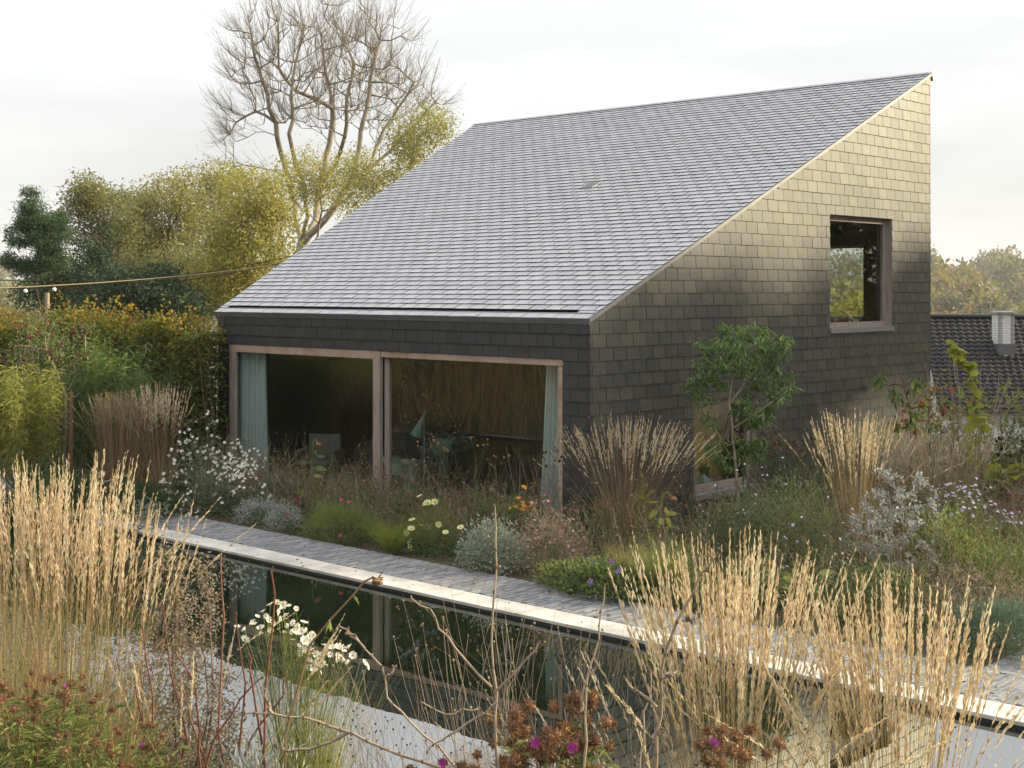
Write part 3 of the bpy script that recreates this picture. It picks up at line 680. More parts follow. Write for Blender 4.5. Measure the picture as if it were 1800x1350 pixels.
# ------------------------------------------------------------------ plant builders (all in local coordinates, base at the origin)
def feather_grass(label, P, group, seed, n=120, spread=0.28, r=0.22, stem='grass_stem', plume='grass_plume', leaf='grass_leaf',
                  pl=0.26, wid=0.0035, nl=60, lean=(0, 0), name='feather_reed_grass', spk=15, splen=0.036, bendk=0.16, hv=0.13):
    x, y, z, h = P; rng = np.random.default_rng(seed); t = thing(name, label, 'grass', (x, y, z), group)
    a = rng.random(n)*2*np.pi; q = np.sqrt(rng.random(n)); base = np.stack([r*q*np.cos(a), r*q*np.sin(a), np.zeros(n)], 1)
    tilt = spread*q*(0.5+0.7*rng.random(n)); aa = a+rng.normal(0, .35, n)
    d = np.stack([np.sin(tilt)*np.cos(aa)+lean[0], np.sin(tilt)*np.sin(aa)+lean[1], np.cos(tilt)], 1); d = unit(d)
    ln = h*(1-np.abs(rng.normal(0, hv, n))).clip(0.55, 1.02); out = np.stack([np.cos(aa), np.sin(aa), np.zeros(n)], 1)
    bend = out*(bendk*tilt/spread*rng.random(n))[:, None]; bk = rng.random(n) < .07; bend[bk] += out[bk]*rng.uniform(.15, .5, (bk.sum(), 1)); bend[:, 2] = -0.35*np.linalg.norm(bend[:, :2], axis=1)
    ms = MB(); Pc, Tc = ribbons(ms, base, d, ln, wid*(0.8+.5*rng.random(n)), bend, 6, None, rng)
    ms.build('stems', M[stem], t)
    mp = MB(); s = 1-pl*(0.75+.4*rng.random(n)); u = rng.random((n, spk)); ss = s[:, None]+(1-s[:, None])*u
    pos = base[:, None]+ln[:, None, None]*(d[:, None]*ss[..., None]+bend[:, None]*(ss**2)[..., None])
    tg = unit(d[:, None]+2*bend[:, None]*ss[..., None]); ax = unit(tg+rng.normal(0, .13, pos.shape))
    sz = splen*(0.55+0.9*np.sin(np.pi*np.clip(u*.85+.12, 0, 1)))*(h/1.8)**0.5
    leaves(mp, pos.reshape(-1, 3), ax.reshape(-1, 3), sz.ravel(), sz.ravel()*0.20, np.repeat(rng.random(n), spk)*.75+rng.random(n*spk)*.25, rng)
    mp.build('seed_heads', M[plume], t)
    if nl:
        ml = MB(); a = rng.random(nl)*2*np.pi; q = np.sqrt(rng.random(nl)); b = np.stack([r*q*np.cos(a), r*q*np.sin(a), np.zeros(nl)], 1)
        o = np.stack([np.cos(a), np.sin(a), np.zeros(nl)], 1); dd = unit(o*0.35*q[:, None]+[0, 0, 1]+rng.normal(0, .1, (nl, 3)))
        bd = o*0.35; bd = bd+[0, 0, -0.3]
        ribbons(ml, b, dd, h*(.35+.25*rng.random(nl)), 0.007+.004*rng.random(nl), bd*rng.random((nl, 1)), 5, None, rng, 'blade'); ml.build('leaves', M[leaf], t)
    return t
_FL = {}
def FLW(fm, npet):
    if (fm, npet) not in _FL: _FL[(fm, npet)] = flower_meshes(M[fm], M['yellow_eye'], npet)
    return _FL[(fm, npet)]
def dome(n, rx, ry, h, rng, shell=0.6):
    """points through a dome-shaped plant, denser towards its outside"""
    u = unit(rng.normal(size=(n, 3))); u[:, 2] = np.abs(u[:, 2]); q = (shell+(1-shell)*rng.random(n))**0.8*rng.uniform(.75, 1.06, n)
    # uneven outline: lobes
    f = rng.normal(size=(6, 3)); lob = 1+0.13*np.sin(u@f.T*2.2+np.arange(6)).mean(1)*2.2
    return np.stack([u[:, 0]*rx*q*lob, u[:, 1]*ry*q*lob, 0.02+u[:, 2]*h*q*lob], 1), u
def mound(name, label, cat, P, seed, rx, leaf, n=900, ll=0.05, lw=0.02, ry=None, flowers=None, stems=True, group=None, up=0.3, shell=0.55, stemmat='aster_green'):
    """leafy plant: stems from the base, leaves through a dome, flowers on the outside
       flowers: list of (material, count, radius, petals, part name, top-only)"""
    x, y, z, h = P; rng = np.random.default_rng(seed); t = thing(name, label, cat, (x, y, z), group); ry = ry or rx
    pts, u = dome(n, rx, ry, h, rng, shell); ax = unit(u+rng.normal(0, .7, u.shape)+[0, 0, up])
    m = MB(); sz = ll*(0.6+0.8*rng.random(n)); leaves(m, pts, ax, sz, sz*(lw/ll), None, rng); m.build('foliage', M[leaf], t)
    if stems:
        k = max(14, n//28); e, u2 = dome(k, rx*.95, ry*.95, h*.97, rng, .8); b = rng.normal(0, .08, (k, 3))*[rx, ry, 0]
        m = MB(); dv = e-b; L_ = np.linalg.norm(dv, axis=1); d = unit(dv*[0.6, 0.6, 1.3]); bd = (dv-d*L_[:, None])/L_[:, None]
        ribbons(m, b, d, L_, 0.005, bd, 4, None, rng); m.build('stems', M[stemmat], t)
    for (fm, cnt, fr, npet, pn, top) in (flowers or []):
        e, u2 = dome(cnt*3, rx, ry, h, rng, .95); e = e[np.argsort(-e[:, 2]+(0 if top else 9)*rng.random(len(e)))][:cnt] if top else e[:cnt]
        e = e*1.04+[0, 0, .03]; nn = unit(unit(e)+rng.normal(0, .5, e.shape)+[0.35, -0.35, .5])
        if fr >= .03 and cnt <= 80: scatter_parts(t, 'flower', FLW(fm, npet), e, nn, fr*(.75+.5*rng.random(len(e))), rng); continue
        m = MB(); flower(m, None, e, nn, fr*(.75+.5*rng.random(len(e))), npet, rng); o = m.build(pn, M[fm], t)
    return t
def ferny(name, label, cat, P, seed, rx, mat, n=900, w=0.004, ry=None, seglen=0.30, flowers=None, group=None, droop=-0.25):
    """feathery plant: many fine curved threads"""
    x, y, z, h = P; rng = np.random.default_rng(seed); t = thing(name, label, cat, (x, y, z), group); ry = ry or rx
    e, u = dome(n, rx, ry, h, rng, .45); d = unit(u*[.8, .8, .6]+[0, 0, .7]+rng.normal(0, .45, u.shape))
    m = MB(); l = seglen*(.5+.8*rng.random(n)); ribbons(m, e-d*l[:, None]*.7, d, l, w, np.array([0, 0, droop])*rng.random((n, 1))+u*[.3, .3, 0], 3, None, rng, 'blade'); m.build('foliage', M[mat], t)
    for (fm, cnt, fr, npet, pn, top) in (flowers or []):
        ee, u2 = dome(cnt*3, rx, ry, h, rng, .95); ee = ee[np.argsort(-ee[:, 2])][:cnt] if top else ee[:cnt]; ee = ee*1.04+[0, 0, .04]
        nn = unit(unit(ee)*.5+rng.normal(0, .5, ee.shape)+[0.5, -0.45, .5]); scatter_parts(t, 'flower', FLW(fm, npet), ee, nn, fr*(.75+.5*rng.random(cnt)), rng)
    return t
def tussock(name, label, P, seed, mat, n=500, r=0.10, w=0.0028, droop=0.9, group=None, spread=0.7):
    """fine-leaved fountain grass"""
    x, y, z, h = P; rng = np.random.default_rng(seed); t = thing(name, label, 'grass', (x, y, z), group)
    a = rng.random(n)*2*np.pi; q = np.sqrt(rng.random(n)); o = np.stack([np.cos(a), np.sin(a), np.zeros(n)], 1)
    d = unit(o*(spread*q*rng.random(n))[:, None]+[0, 0, 1]+rng.normal(0, .06, (n, 3))); bd = o*(droop*.45*rng.random((n, 1)))+[0, 0, -droop*.35]*rng.random((n, 1))
    m = MB(); ribbons(m, o*r*q[:, None], d, h*(.6+.6*rng.random(n)), w, bd, 6, None, rng, 'blade'); m.build('blades', M[mat], t); return t
def seed_stems(name, label, cat, P, seed, n=12, r=0.15, spread=0.35, stem='twig', head='dark_head', hr=0.012, branch=3, w=0.005, lean=(0, 0), group=None, leaf=None, hblob=True, hv=.2):
    """thin upright stems that fork near the top and end in seed heads"""
    x, y, z, h = P; rng = np.random.default_rng(seed); t = thing(name, label, cat, (x, y, z), group); ms = MB(); mh = MB(); ml = MB()
    for i in range(n):
        a = rng.random()*6.283; q = math.sqrt(rng.random()); b = np.array([r*q*math.cos(a), r*q*math.sin(a), 0])
        L_ = h*(1-hv*rng.random()); e = b+np.array([math.cos(a)*spread*q*L_*.6+lean[0]*L_, math.sin(a)*spread*q*L_*.6+lean[1]*L_, L_])
        pts = wiggle(b, b+(e-b)*.72, 6, .02*h, rng); limb(ms, pts, w, w*.65, 3, rng.random()); tips = []
        for k in range(branch):
            tp = e+rng.normal(0, .075*h, 3)*[1, 1, .45]; st = pts[rng.integers(3, 7)]
            pp = wiggle(st, tp, 4, .014*h, rng); limb(ms, pp, w*.6, w*.35, 3, rng.random()); tips.append(tp)
        for tp in tips:
            if hblob: blob(mh, tp, hr*(.7+.6*rng.random()), rng, k=5, rings=3)
        if leaf:
            k = 8; s = rng.random(k)*.7; pp = b+(e-b)*s[:, None]; leaves(ml, pp, rdir(k, rng)+[0, 0, -.2], .07, .022, None, rng, droop=.2)
    ms.build('stems', M[stem], t)
    if hblob: mh.build('seed_heads', M[head], t)
    if leaf: ml.build('leaves', M[leaf], t)
    return t
def twiggy(name, label, cat, P, seed, rx, mat='twig', n=420, tip=0.0016, ex=2.2, bits=None, nb=1500, bsize=0.012, ry=None, group=None, lo=0.15, leafmat_=None, nleaf=0, ll=.05, lw=.02):
    """much-branched shrub; bits are the small dry seed capsules or leaves along the twigs"""
    x, y, z, h = P; rng = np.random.default_rng(seed); t = thing(name, label, cat, (x, y, z), group); ry = ry or rx
    u = unit(rng.normal(size=(n, 3))); u[:, 2] = np.abs(u[:, 2]); q = rng.random(n)**.45; att = u*q[:, None]*[rx, ry, h]; att[:, 2] = att[:, 2]*(1-lo)+lo*h
    nodes = [(0, 0, 0)]; par = [-1]
    for k in range(5):
        a = rng.random()*6.28; p = np.array([math.cos(a)*.06, math.sin(a)*.06, lo*h*.8]); nodes.append(tuple(p)); par.append(0)
    Pn, pr = colonize(att, nodes, pr0(par), 0.055*max(h, rx), 9, 0.06*max(h, rx), 60)
    r, kids = radii(pr, tip, ex); m = MB(); skeleton_mesh(m, Pn, pr, np.minimum(r, 0.03), rng, .004); m.build('branches', M[mat], t)
    if bits:
        ti = rng.choice(np.where(kids <= 1)[0], nb); pp = Pn[ti]+rng.normal(0, .02*h, (nb, 3)); m = MB(); leaves(m, pp, rdir(nb, rng), bsize*(.6+.8*rng.random(nb)), bsize*.6, None, rng); m.build('seed_heads', M[bits], t)
    if leafmat_:
        ti = rng.choice(np.where(kids <= 1)[0], nleaf); pp = Pn[ti]+rng.normal(0, .012*h, (nleaf, 3)); m = MB(); l = ll*(.6+.7*rng.random(nleaf)); leaves(m, pp, rdir(nleaf, rng)+[0, 0, .1], l, l*lw/ll, None, rng); m.build('foliage', M[leafmat_], t)
    return t
def pr0(p): return p
def leaf_tree(name, label, P, seed, crowns, bark, leaf, nleaf=9000, ll=.16, lw=.09, nat=260, trunk_r=.16, sig=.42, group=None, lean=(0, 0), cat='tree', tip=.012, step=.45, droop=0.0, share=None, clumps=None, trunk_to=0.3, flat=1.0):
    """trunk and limbs grown into a crown of ellipsoids (x, y, z, rx, ry, rz about the base), leaves in clumps at their ends"""
    x, y, z = P[:3]; rng = np.random.default_rng(seed); t = thing(name, label, cat, (x, y, z), group)
    cr2 = []
    for c in crowns:                      # break each lobe of the crown into uneven sub-lobes
        cr2.append((c[0], c[1], c[2], c[3]*.82, c[4]*.82, c[5]*.82))
        for _ in range(6):
            v = unit(rng.normal(size=3)); k = rng.uniform(.28, .62); cr2.append((c[0]+v[0]*c[3]*.9, c[1]+v[1]*c[4]*.9, c[2]+v[2]*c[5]*.85, c[3]*k*.85, c[4]*k*.85, c[5]*k*1.25))
    crowns = cr2
    vol = np.array([c[3]*c[4]*c[5] for c in crowns])**.8; vol = vol/vol.sum(); ci = rng.choice(len(crowns), nat, p=vol); C_ = np.array(crowns)[ci]
    u = unit(rng.normal(size=(nat, 3))); q = rng.random(nat)**.42; att = C_[:, :3]+u*q[:, None]*C_[:, 3:6]
    zt = min(c[2]-c[5]*.75 for c in crowns); zt = max(zt, .4); cx = np.mean([c[0] for c in crowns]); cy = np.mean([c[1] for c in crowns])
    k = max(3, int(zt/step)); tr = wiggle((0, 0, -.3), (cx*trunk_to, cy*trunk_to, zt), k, .02*zt, rng); nodes = list(tr); par = [-1]+list(range(len(tr)-1))
    Pn, pr = colonize(att, nodes, par, step, 99, step*1.1, 90, up=.15)
    r, kids = radii(pr, tip, 2.25); r = r*(trunk_r/max(r[0], 1e-6))**(np.clip((r-tip)/(r[0]-tip+1e-9), 0, 1)) if r[0] > trunk_r else r
    m = MB(); skeleton_mesh(m, Pn, pr, r, rng, .03); m.build('trunk', M[bark], t, smooth=True)
    tips = Pn[np.where(kids == 0)[0]]; cc = np.concatenate([tips, att]); w_ = rng.random(len(cc))**1.8+.08; w_ /= w_.sum()
    ci = rng.choice(len(cc), nleaf, p=w_); tone = rng.random(len(cc))
    pos = cc[ci]+np.clip(rng.normal(0, 1, (nleaf, 3)), -1.6, 1.6)*sig*[1, 1, .75*flat]; pos[:, 2] = np.maximum(pos[:, 2], .05)
    m = MB(); l = ll*(.55+.8*rng.random(nleaf)); leaves(m, pos, rdir(nleaf, rng)+[0, 0, -droop], l, l*lw/ll, np.clip(tone[ci]*.65+rng.random(nleaf)*.35, 0, 1), rng); m.build('crown', M[leaf], t)
    return t

# ================================================================== background trees, left
def bare_tree():
    t = thing('bare_tree', 'tall almost leafless tree with many pale forking limbs behind the slate roof', 'tree', (-57.32, 47.60, -3.60))
    rng = np.random.default_rng(31); limbs = [
        [(0.00, 0.00, 2.64), (0.00, 0.00, 8.38), (0.03, 0.03, 10.51), (-0.78, 0.10, 12.30), (-1.50, 0.25, 14.61), (-2.43, -0.07, 17.47), (-2.32, -0.51, 19.38), (-2.29, -1.30, 21.37), (-2.25, -2.09, 23.13)],
        [(0.03, 0.03, 10.51), (1.28, -0.45, 12.41), (1.83, -1.30, 14.56), (1.92, -2.03, 15.91), (2.21, -2.86, 18.02), (2.33, -2.75, 20.58), (2.24, -2.29, 23.02)],
        [(0.03, 0.03, 10.51), (-0.63, 1.87, 12.36), (-1.26, 2.92, 15.17), (-1.14, 3.58, 18.16), (-1.14, 3.86, 20.73), (-1.82, 3.77, 23.34), (-2.07, 3.53, 25.90)],
        [(0.03, 0.03, 10.51), (2.04, 0.53, 12.22), (3.84, 1.11, 14.59), (4.59, 1.53, 17.39), (4.82, 2.01, 20.03), (4.66, 2.69, 22.94), (4.90, 3.18, 25.00)],
        [(3.84, 1.11, 14.59), (3.15, 3.47, 15.79), (2.80, 5.05, 18.20), (3.33, 6.36, 20.58), (4.19, 7.16, 22.47)], [(3.15, 3.47, 15.79), (4.06, 5.14, 17.41), (5.28, 6.54, 19.38), (6.34, 7.25, 20.81)],
        [(-1.26, 2.92, 15.17), (0.41, 2.84, 16.33), (1.82, 2.51, 18.28), (2.25, 2.36, 21.11), (2.76, 2.56, 23.54)],
        [(-2.32, -0.51, 19.38), (-3.87, -1.14, 20.25), (-5.44, -1.77, 19.53), (-6.37, -2.37, 18.16)],
        [(-1.14, 3.86, 20.73), (-1.28, 2.08, 21.33), (-1.73, 0.85, 21.75), (-2.33, -0.25, 23.36)],
        [(1.83, -1.30, 14.56), (1.08, -3.36, 15.48), (0.12, -5.08, 15.82), (-0.73, -6.13, 15.81)]]
    nodes = []; par = []
    for l in limbs:
        l = np.array(l); idx = []
        if nodes:
            d = np.linalg.norm(np.array(nodes)-l[0], axis=1); prev = int(d.argmin())
        else: nodes.append(l[0]); par.append(-1); prev = 0
        for a, b in zip(l[:-1], l[1:]):
            k = max(2, int(np.linalg.norm(b-a)/.84)); w_ = wiggle(a, b, k, .10, rng)
            for q in w_[1:]: nodes.append(q); par.append(prev); prev = len(nodes)-1
    cr = [(0.90, 0.84, 22.31, 6.76, 6.09, 4.51), (-2.40, -2.23, 23.54, 3.07, 2.77, 3.89), (3.76, 3.48, 22.72, 3.69, 3.32, 4.51), (5.11, 4.74, 19.65, 3.07, 2.77, 2.87), (-3.46, -3.21, 19.24, 1.84, 1.66, 2.05), (1.80, 1.67, 26.21, 4.51, 4.06, 1.56), (-1.50, -1.39, 26.41, 2.87, 2.58, 1.43), (6.25, 5.80, 20.26, 2.25, 2.03, 2.46)]
    att = []
    for c, n in zip(cr, (620, 240, 260, 160, 70, 160, 100, 90)):
        u = unit(rng.normal(size=(n, 3))); att.append(np.array(c[:3])+u*(rng.random(n)**.42)[:, None]*np.array(c[3:]))
    Pn, pr = colonize(np.concatenate(att), nodes, par, .84, 7.2, .92, 110, up=.55)
    r, kids = radii(pr, .033, 2.15); r = np.minimum(r, .72); m = MB(); skeleton_mesh(m, Pn, pr, r, rng, .06)
    m.build('trunk', M['bark_pale'], t, smooth=True)
    cen = np.array((0.90, 0.84, 14.53)); tip = np.where((r < .10) & (pr >= 0))[0]; k = 4200; ti = rng.choice(tip, k); d0 = unit(Pn[ti]-Pn[pr[ti]]); out = unit(Pn[ti]-cen)
    d1 = unit(d0*.55+out*.6+rng.normal(0, .28, d0.shape)+[0, 0, .18]); l1 = .9+1.5*rng.random(k); b1 = rng.normal(0, .07, d0.shape)+[0, 0, .10]
    m = MB(); ribbons(m, Pn[ti], d1, l1, .024, b1, 4, None, rng)
    k2 = 8500; j = rng.integers(0, k, k2); s_ = .25+.7*rng.random(k2); p2 = Pn[ti][j]+l1[j, None]*(d1[j]*s_[:, None]+b1[j]*(s_**2)[:, None]); d2 = unit(d1[j]+rng.normal(0, .42, (k2, 3))+[0, 0, .12])
    ribbons(m, p2, d2, .3+.64*rng.random(k2), .016, rng.normal(0, .08, (k2, 3)), 2, None, rng); m.build('twigs', M['bark_pale'], t)
    k = 500; ti = rng.choice(tip, k); m = MB(); leaves(m, Pn[ti]+rng.normal(0, .5, (k, 3)), rdir(k, rng)+[0, 0, -.6], .10, .07, None, rng); m.build('dry_leaves', M['dry_leaf'], t)
    return t
bare_tree()
leaf_tree('pine_tree', 'dark green pine with bare lower trunk at the far left', (-20.09, 7.12, 0.00), 41,
          [(-0.07, -0.06, 6.62, 0.41, 0.37, 0.52), (0.00, 0.00, 5.88, 0.89, 0.80, 0.55), (-0.34, -0.31, 5.33, 0.74, 0.66, 0.48), (0.41, 0.38, 5.24, 0.77, 0.70, 0.55), (0.07, 0.06, 4.59, 0.92, 0.83, 0.44), (-0.61, -0.56, 4.59, 0.48, 0.43, 0.33)], 'bark_dark', 'pine', 24000, .14, .024, 260, .20, .15, flat=.7, step=.4, tip=.010)
leaf_tree('willow_tree', 'round bronze willow between the pine and the golden willow', (-24.81, 12.29, 0.00), 42, [(-0.08, -0.07, 6.77, 1.11, 1.00, 0.81), (-0.47, -0.43, 5.92, 0.85, 0.77, 0.85), (0.39, 0.36, 5.92, 0.85, 0.77, 0.96), (0.08, 0.07, 5.07, 1.07, 0.96, 0.85)], 'bark_dark', 'willow', 11000, .14, .06, 480, .18, .27, step=.45, tip=.016)
leaf_tree('willow_tree', 'tall golden topped willow right of the bronze willow', (-24.65, 15.16, -0.93), 43, [(0.00, 0.00, 8.38, 1.37, 1.24, 0.93), (-0.62, -0.57, 7.38, 1.11, 1.00, 1.11), (0.65, 0.60, 7.49, 1.00, 0.90, 1.22), (-0.08, -0.08, 6.28, 1.59, 1.43, 1.11), (-0.16, -0.15, 5.17, 1.55, 1.39, 0.89)], 'bark_dark', 'willow_gold', 14000, .145, .06, 600, .2, .30, step=.45, tip=.016)
leaf_tree('acacia_tree', 'loose yellow green tree in front of the bare tree', (-12.44, 10.13, 0.00), 44, [(-0.13, -0.12, 6.34, 1.21, 1.08, 0.95), (0.38, 0.35, 5.73, 1.03, 0.93, 0.69), (-0.63, -0.59, 5.47, 0.95, 0.85, 0.77), (0.06, 0.06, 4.61, 1.55, 1.39, 0.77), (-0.76, -0.70, 4.10, 1.21, 1.08, 0.60), (-0.25, -0.23, 3.58, 1.21, 1.08, 0.69)], 'bark_pale', 'acacia', 16000, .12, .058, 700, .15, .26, step=.36, tip=.009)
leaf_tree('willow_tree', 'olive tree filling the gap between the two willows', (-29.23, 16.38, -1.72), 51, [(-0.05, -0.05, 9.09, 0.95, 0.86, 0.71), (-0.17, -0.16, 7.90, 1.19, 1.07, 1.19), (0.26, 0.24, 6.71, 1.43, 1.28, 1.19)], 'bark_dark', 'willow', 9000, .15, .06, 320, .18, .36, step=.5, tip=.016)
leaf_tree('acacia_tree', 'pale gold tree between the golden willow and the loose yellow tree', (-24.94, 17.62, -2.54), 52, [(-0.08, -0.08, 10.47, 1.03, 0.93, 0.80), (0.08, 0.08, 9.09, 1.26, 1.14, 1.15), (-0.25, -0.23, 7.72, 1.38, 1.24, 1.03)], 'bark_pale', 'willow_gold', 9000, .14, .06, 340, .18, .34, step=.5, tip=.015)
leaf_tree('acacia_tree', 'thin yellowing tree showing above the left end of the ridge', (-23.34, 27.29, -3.60), 45, [(0.09, 0.09, 13.90, 1.40, 1.26, 1.40), (-0.75, -0.69, 12.51, 1.52, 1.37, 1.52), (0.56, 0.52, 14.54, 0.89, 0.80, 1.02), (-1.68, -1.56, 11.74, 1.52, 1.37, 1.52)], 'bark_pale', 'acacia', 11000, .13, .06, 300, .16, .40, step=.5, tip=.012)
leaf_tree('acacia_tree', 'pale leafed tree behind the limbs of the bare tree', (-29.43, 27.10, -3.60), 46, [(0.40, 0.37, 12.04, 2.03, 1.83, 1.76), (-0.79, -0.74, 12.85, 1.62, 1.46, 1.35), (-1.98, -1.84, 12.04, 1.62, 1.46, 1.35)], 'bark_pale', 'acacia', 10000, .12, .06, 240, .16, .45, step=.55, tip=.012)
leaf_tree('evergreen_tree', 'black green conifer under the bronze willow', (-20.40, 9.56, 0.00), 47, [(0.04, 0.04, 4.64, 0.58, 0.52, 0.87), (-0.14, -0.13, 3.96, 0.87, 0.78, 0.77), (0.21, 0.20, 3.39, 1.16, 1.04, 0.77)], 'bark_dark', 'conifer', 9000, .14, .05, 160, .16, .22, step=.4)
leaf_tree('evergreen_tree', 'broad dark evergreen behind the middle of the hedge', (-13.15, 6.74, 0.00), 48, [(-0.06, -0.06, 3.58, 1.23, 1.11, 0.74), (-0.78, -0.72, 3.09, 1.15, 1.03, 0.66), (0.78, 0.72, 3.25, 0.98, 0.89, 0.66), (-0.24, -0.22, 2.76, 1.48, 1.33, 0.57)], 'bark_dark', 'conifer', 13000, .13, .05, 200, .16, .25, step=.4)
leaf_tree('evergreen_tree', 'dim green shrub tree behind the pine trunk', (-24.07, 10.25, 0.00), 49, [(0.00, 0.00, 4.19, 0.82, 0.74, 0.82), (-0.75, -0.70, 3.37, 1.23, 1.11, 0.61), (0.30, 0.28, 3.37, 1.02, 0.92, 0.82)], 'bark_dark', 'dark_green', 6000, .15, .06, 160, .13, .3, step=.4)
leaf_tree('bush', 'olive bush below the golden willow and behind the hedge', (-15.39, 10.12, 0.00), 50, [(-0.07, -0.06, 3.76, 1.08, 0.97, 0.81), (0.66, 0.61, 3.22, 1.08, 0.97, 0.72), (-0.66, -0.61, 4.30, 0.72, 0.65, 0.72)], 'bark_dark', 'willow', 8000, .12, .05, 200, .1, .28, step=.4, cat='bush')

# ================================================================== hedge at the left
def hedge():
    rng = np.random.default_rng(60)
    t = thing('beech_hedge', 'tall beech hedge turning yellow and copper left of the house', 'hedge', (-4.6, -0.25, 0))
    X0, X1, Y0, Y1, H = -6.5, 5.1, -0.55, 0.55, 3.0
    def keep(p): return p[(p[:, 0] < 4.45) | (p[:, 1] < 0.16)]
    def top(x): return H-.12+.16*np.sin(x*1.3+.6)+.12*np.sin(x*3.7+1)+.07*np.sin(x*8.3)+.20*sm((x-2.4)/1.2)-.42*sm((x-4.1)/.6)
    n = 26000; x = rng.uniform(X0, X1, n); f = rng.random(n); y = np.where(f < .72, Y0+np.abs(rng.normal(0, .13, n)), rng.uniform(Y0, Y1, n))
    bulge = .12*np.sin(x*3+1)+.08*np.sin(x*7.1); y = y-bulge*(f < .72); z = rng.random(n)**.85*top(x); z = np.where(f > .86, top(x)-np.abs(rng.normal(0, .12, n)), z)
    ax = unit(np.stack([rng.normal(0, .7, n), -np.abs(rng.normal(.5, .5, n)), rng.normal(0, .5, n)], 1)); l = .095*(.6+.7*rng.random(n))
    # leaf colour: more copper and gold high up, in patches
    patch = .5+.5*np.sin(x*1.7+z*1.3)*np.sin(x*.9+2+z*2.2); tone = np.clip(.04+.34*(z/H)**4*patch*1.3+.36*rng.random(n)*(z/H)**2+.2*rng.random(n), 0, 1); y = np.where((x > 4.45) & (y > .16), .16-rng.random(n)*.5, y)
    m = MB(); leaves(m, np.stack([x, y, z], 1), ax, l, l*.62, tone, rng); m.build('foliage', M['beech'], t)
    n = 1500; x = rng.uniform(X0, X1, n); z = top(x)+rng.normal(.03, .09, n); y = np.where(x > 4.45, rng.uniform(Y0, .1, n), rng.uniform(Y0, Y1, n)); l = .075*(.6+.6*rng.random(n)); m = MB()
    leaves(m, np.stack([x, y, z], 1), rdir(n, rng)+[0, -.2, .3], l, l*.62, None, rng); m.build('top_foliage', M['beech_top'], t)
    k = 260; b = np.stack([rng.uniform(X0, X1-.3, k), rng.uniform(Y0, .1, k), np.zeros(k)], 1); b[:, 2] = top(b[:, 0])-.3; d = unit(rng.normal(0, .35, (k, 3))+[0, -.15, 1]); l = .3+.65*rng.random(k)**2; m = MB(); P_, T_ = ribbons(m, b, d, l, .008, rng.normal(0, .12, (k, 3)), 4, None, rng); m.build('twigs', M['red_twig'], t)
    j = rng.integers(0, k, 3600); q = rng.random(3600); pp = b[j]+d[j]*(l[j]*q)[:, None]+rng.normal(0, .035, (3600, 3)); m = MB(); leaves(m, pp, rdir(3600, rng)+[0, -.2, .2], .085, .055, None, rng); m.build('leaves', M['beech_top'], t)
    m = MB(); k = 260; b = np.stack([rng.uniform(X0, X1, k), rng.uniform(-.2, .2, k), np.zeros(k)], 1); b[:, 1] -= .3*(b[:, 0] > 4.2); e = b+np.stack([rng.normal(0, .2, k), rng.normal(-.12, .14, k), rng.uniform(2.3, 3.25, k)], 1)
    tubes(m, b, e, .012, .004, 4, rng.random(k)); m.build('branches', M['twig'], t)
    n = 7000; m = MB(); pp = np.stack([rng.uniform(X0, X1, n), rng.uniform(-.35, .5, n), rng.random(n)*2.8], 1); pp = keep(pp); n = len(pp); leaves(m, pp, rdir(n, rng), .12, .09, None, rng); m.build('inner_foliage', M['dark_green'], t)
    n = 9000; x = rng.uniform(3.0, X1, n); pp = np.stack([x, rng.uniform(Y0-.1, .14, n), rng.random(n)**.9*top(x)], 1); l = .095*(.6+.6*rng.random(n)); tone = np.clip(.03+.35*rng.random(n)+.35*rng.random(n)*(pp[:, 2]/H)**2, 0, 1); m = MB(); leaves(m, pp, unit(np.stack([rng.normal(.3, .6, n), -np.abs(rng.normal(.5, .5, n)), rng.normal(0, .5, n)], 1)), l, l*.62, tone, rng); m.build('foliage', M['beech'], t)
hedge()
# red-berried tree in front of the hedge, its stake
def berry_tree():
    x, y, z, h = (-0.59, -2.78, -0.00, 3.29); rng = np.random.default_rng(61)
    t = thing('berry_tree', 'small tree with drooping dark red berry clusters in front of the hedge', 'tree', (x, y, z))
    nodes = list(wiggle((0, 0, 0), (-.12, .05, 1.7), 6, .02, rng)); par = [-1]+list(range(6)); n = 130
    u = unit(rng.normal(size=(n, 3))); att = u*(rng.random(n)**.4)[:, None]*[.95, .8, .95]+[-.45, 0, 2.35]
    Pn, pr = colonize(att, nodes, par, .16, 9, .18, 60); r, kids = radii(pr, .005, 2.2); m = MB(); skeleton_mesh(m, Pn, pr, np.minimum(r, .035), rng, .006); m.build('trunk', M['pale_twig'], t)
    tp = Pn[kids == 0]; m = MB(); k = 2600; c = tp[rng.integers(0, len(tp), k)]+rng.normal(0, .10, (k, 3)); leaves(m, c, rdir(k, rng), .06, .024, None, rng); m.build('crown', M['mid_green'], t)
    m = MB()
    for q in tp[rng.choice(len(tp), min(46, len(tp)), replace=False)]:
        q = q+[0, -.12, -.05]
        for j in range(9): blob(m, q+rng.normal(0, .035, 3)*[1, 1, 1.6], .016, rng, k=5, rings=3)
    for a, b in ((-.35, 1.5), (-.15, 1.55), (-.32, 1.25), (.05, 1.35)):
        for j in range(22): blob(m, np.array([a, -.15, b])+rng.normal(0, .03, 3)*[1, 1, 3.2], .017, rng, k=5, rings=3)
    m.build('berries', M['berry'], t)
berry_tree()
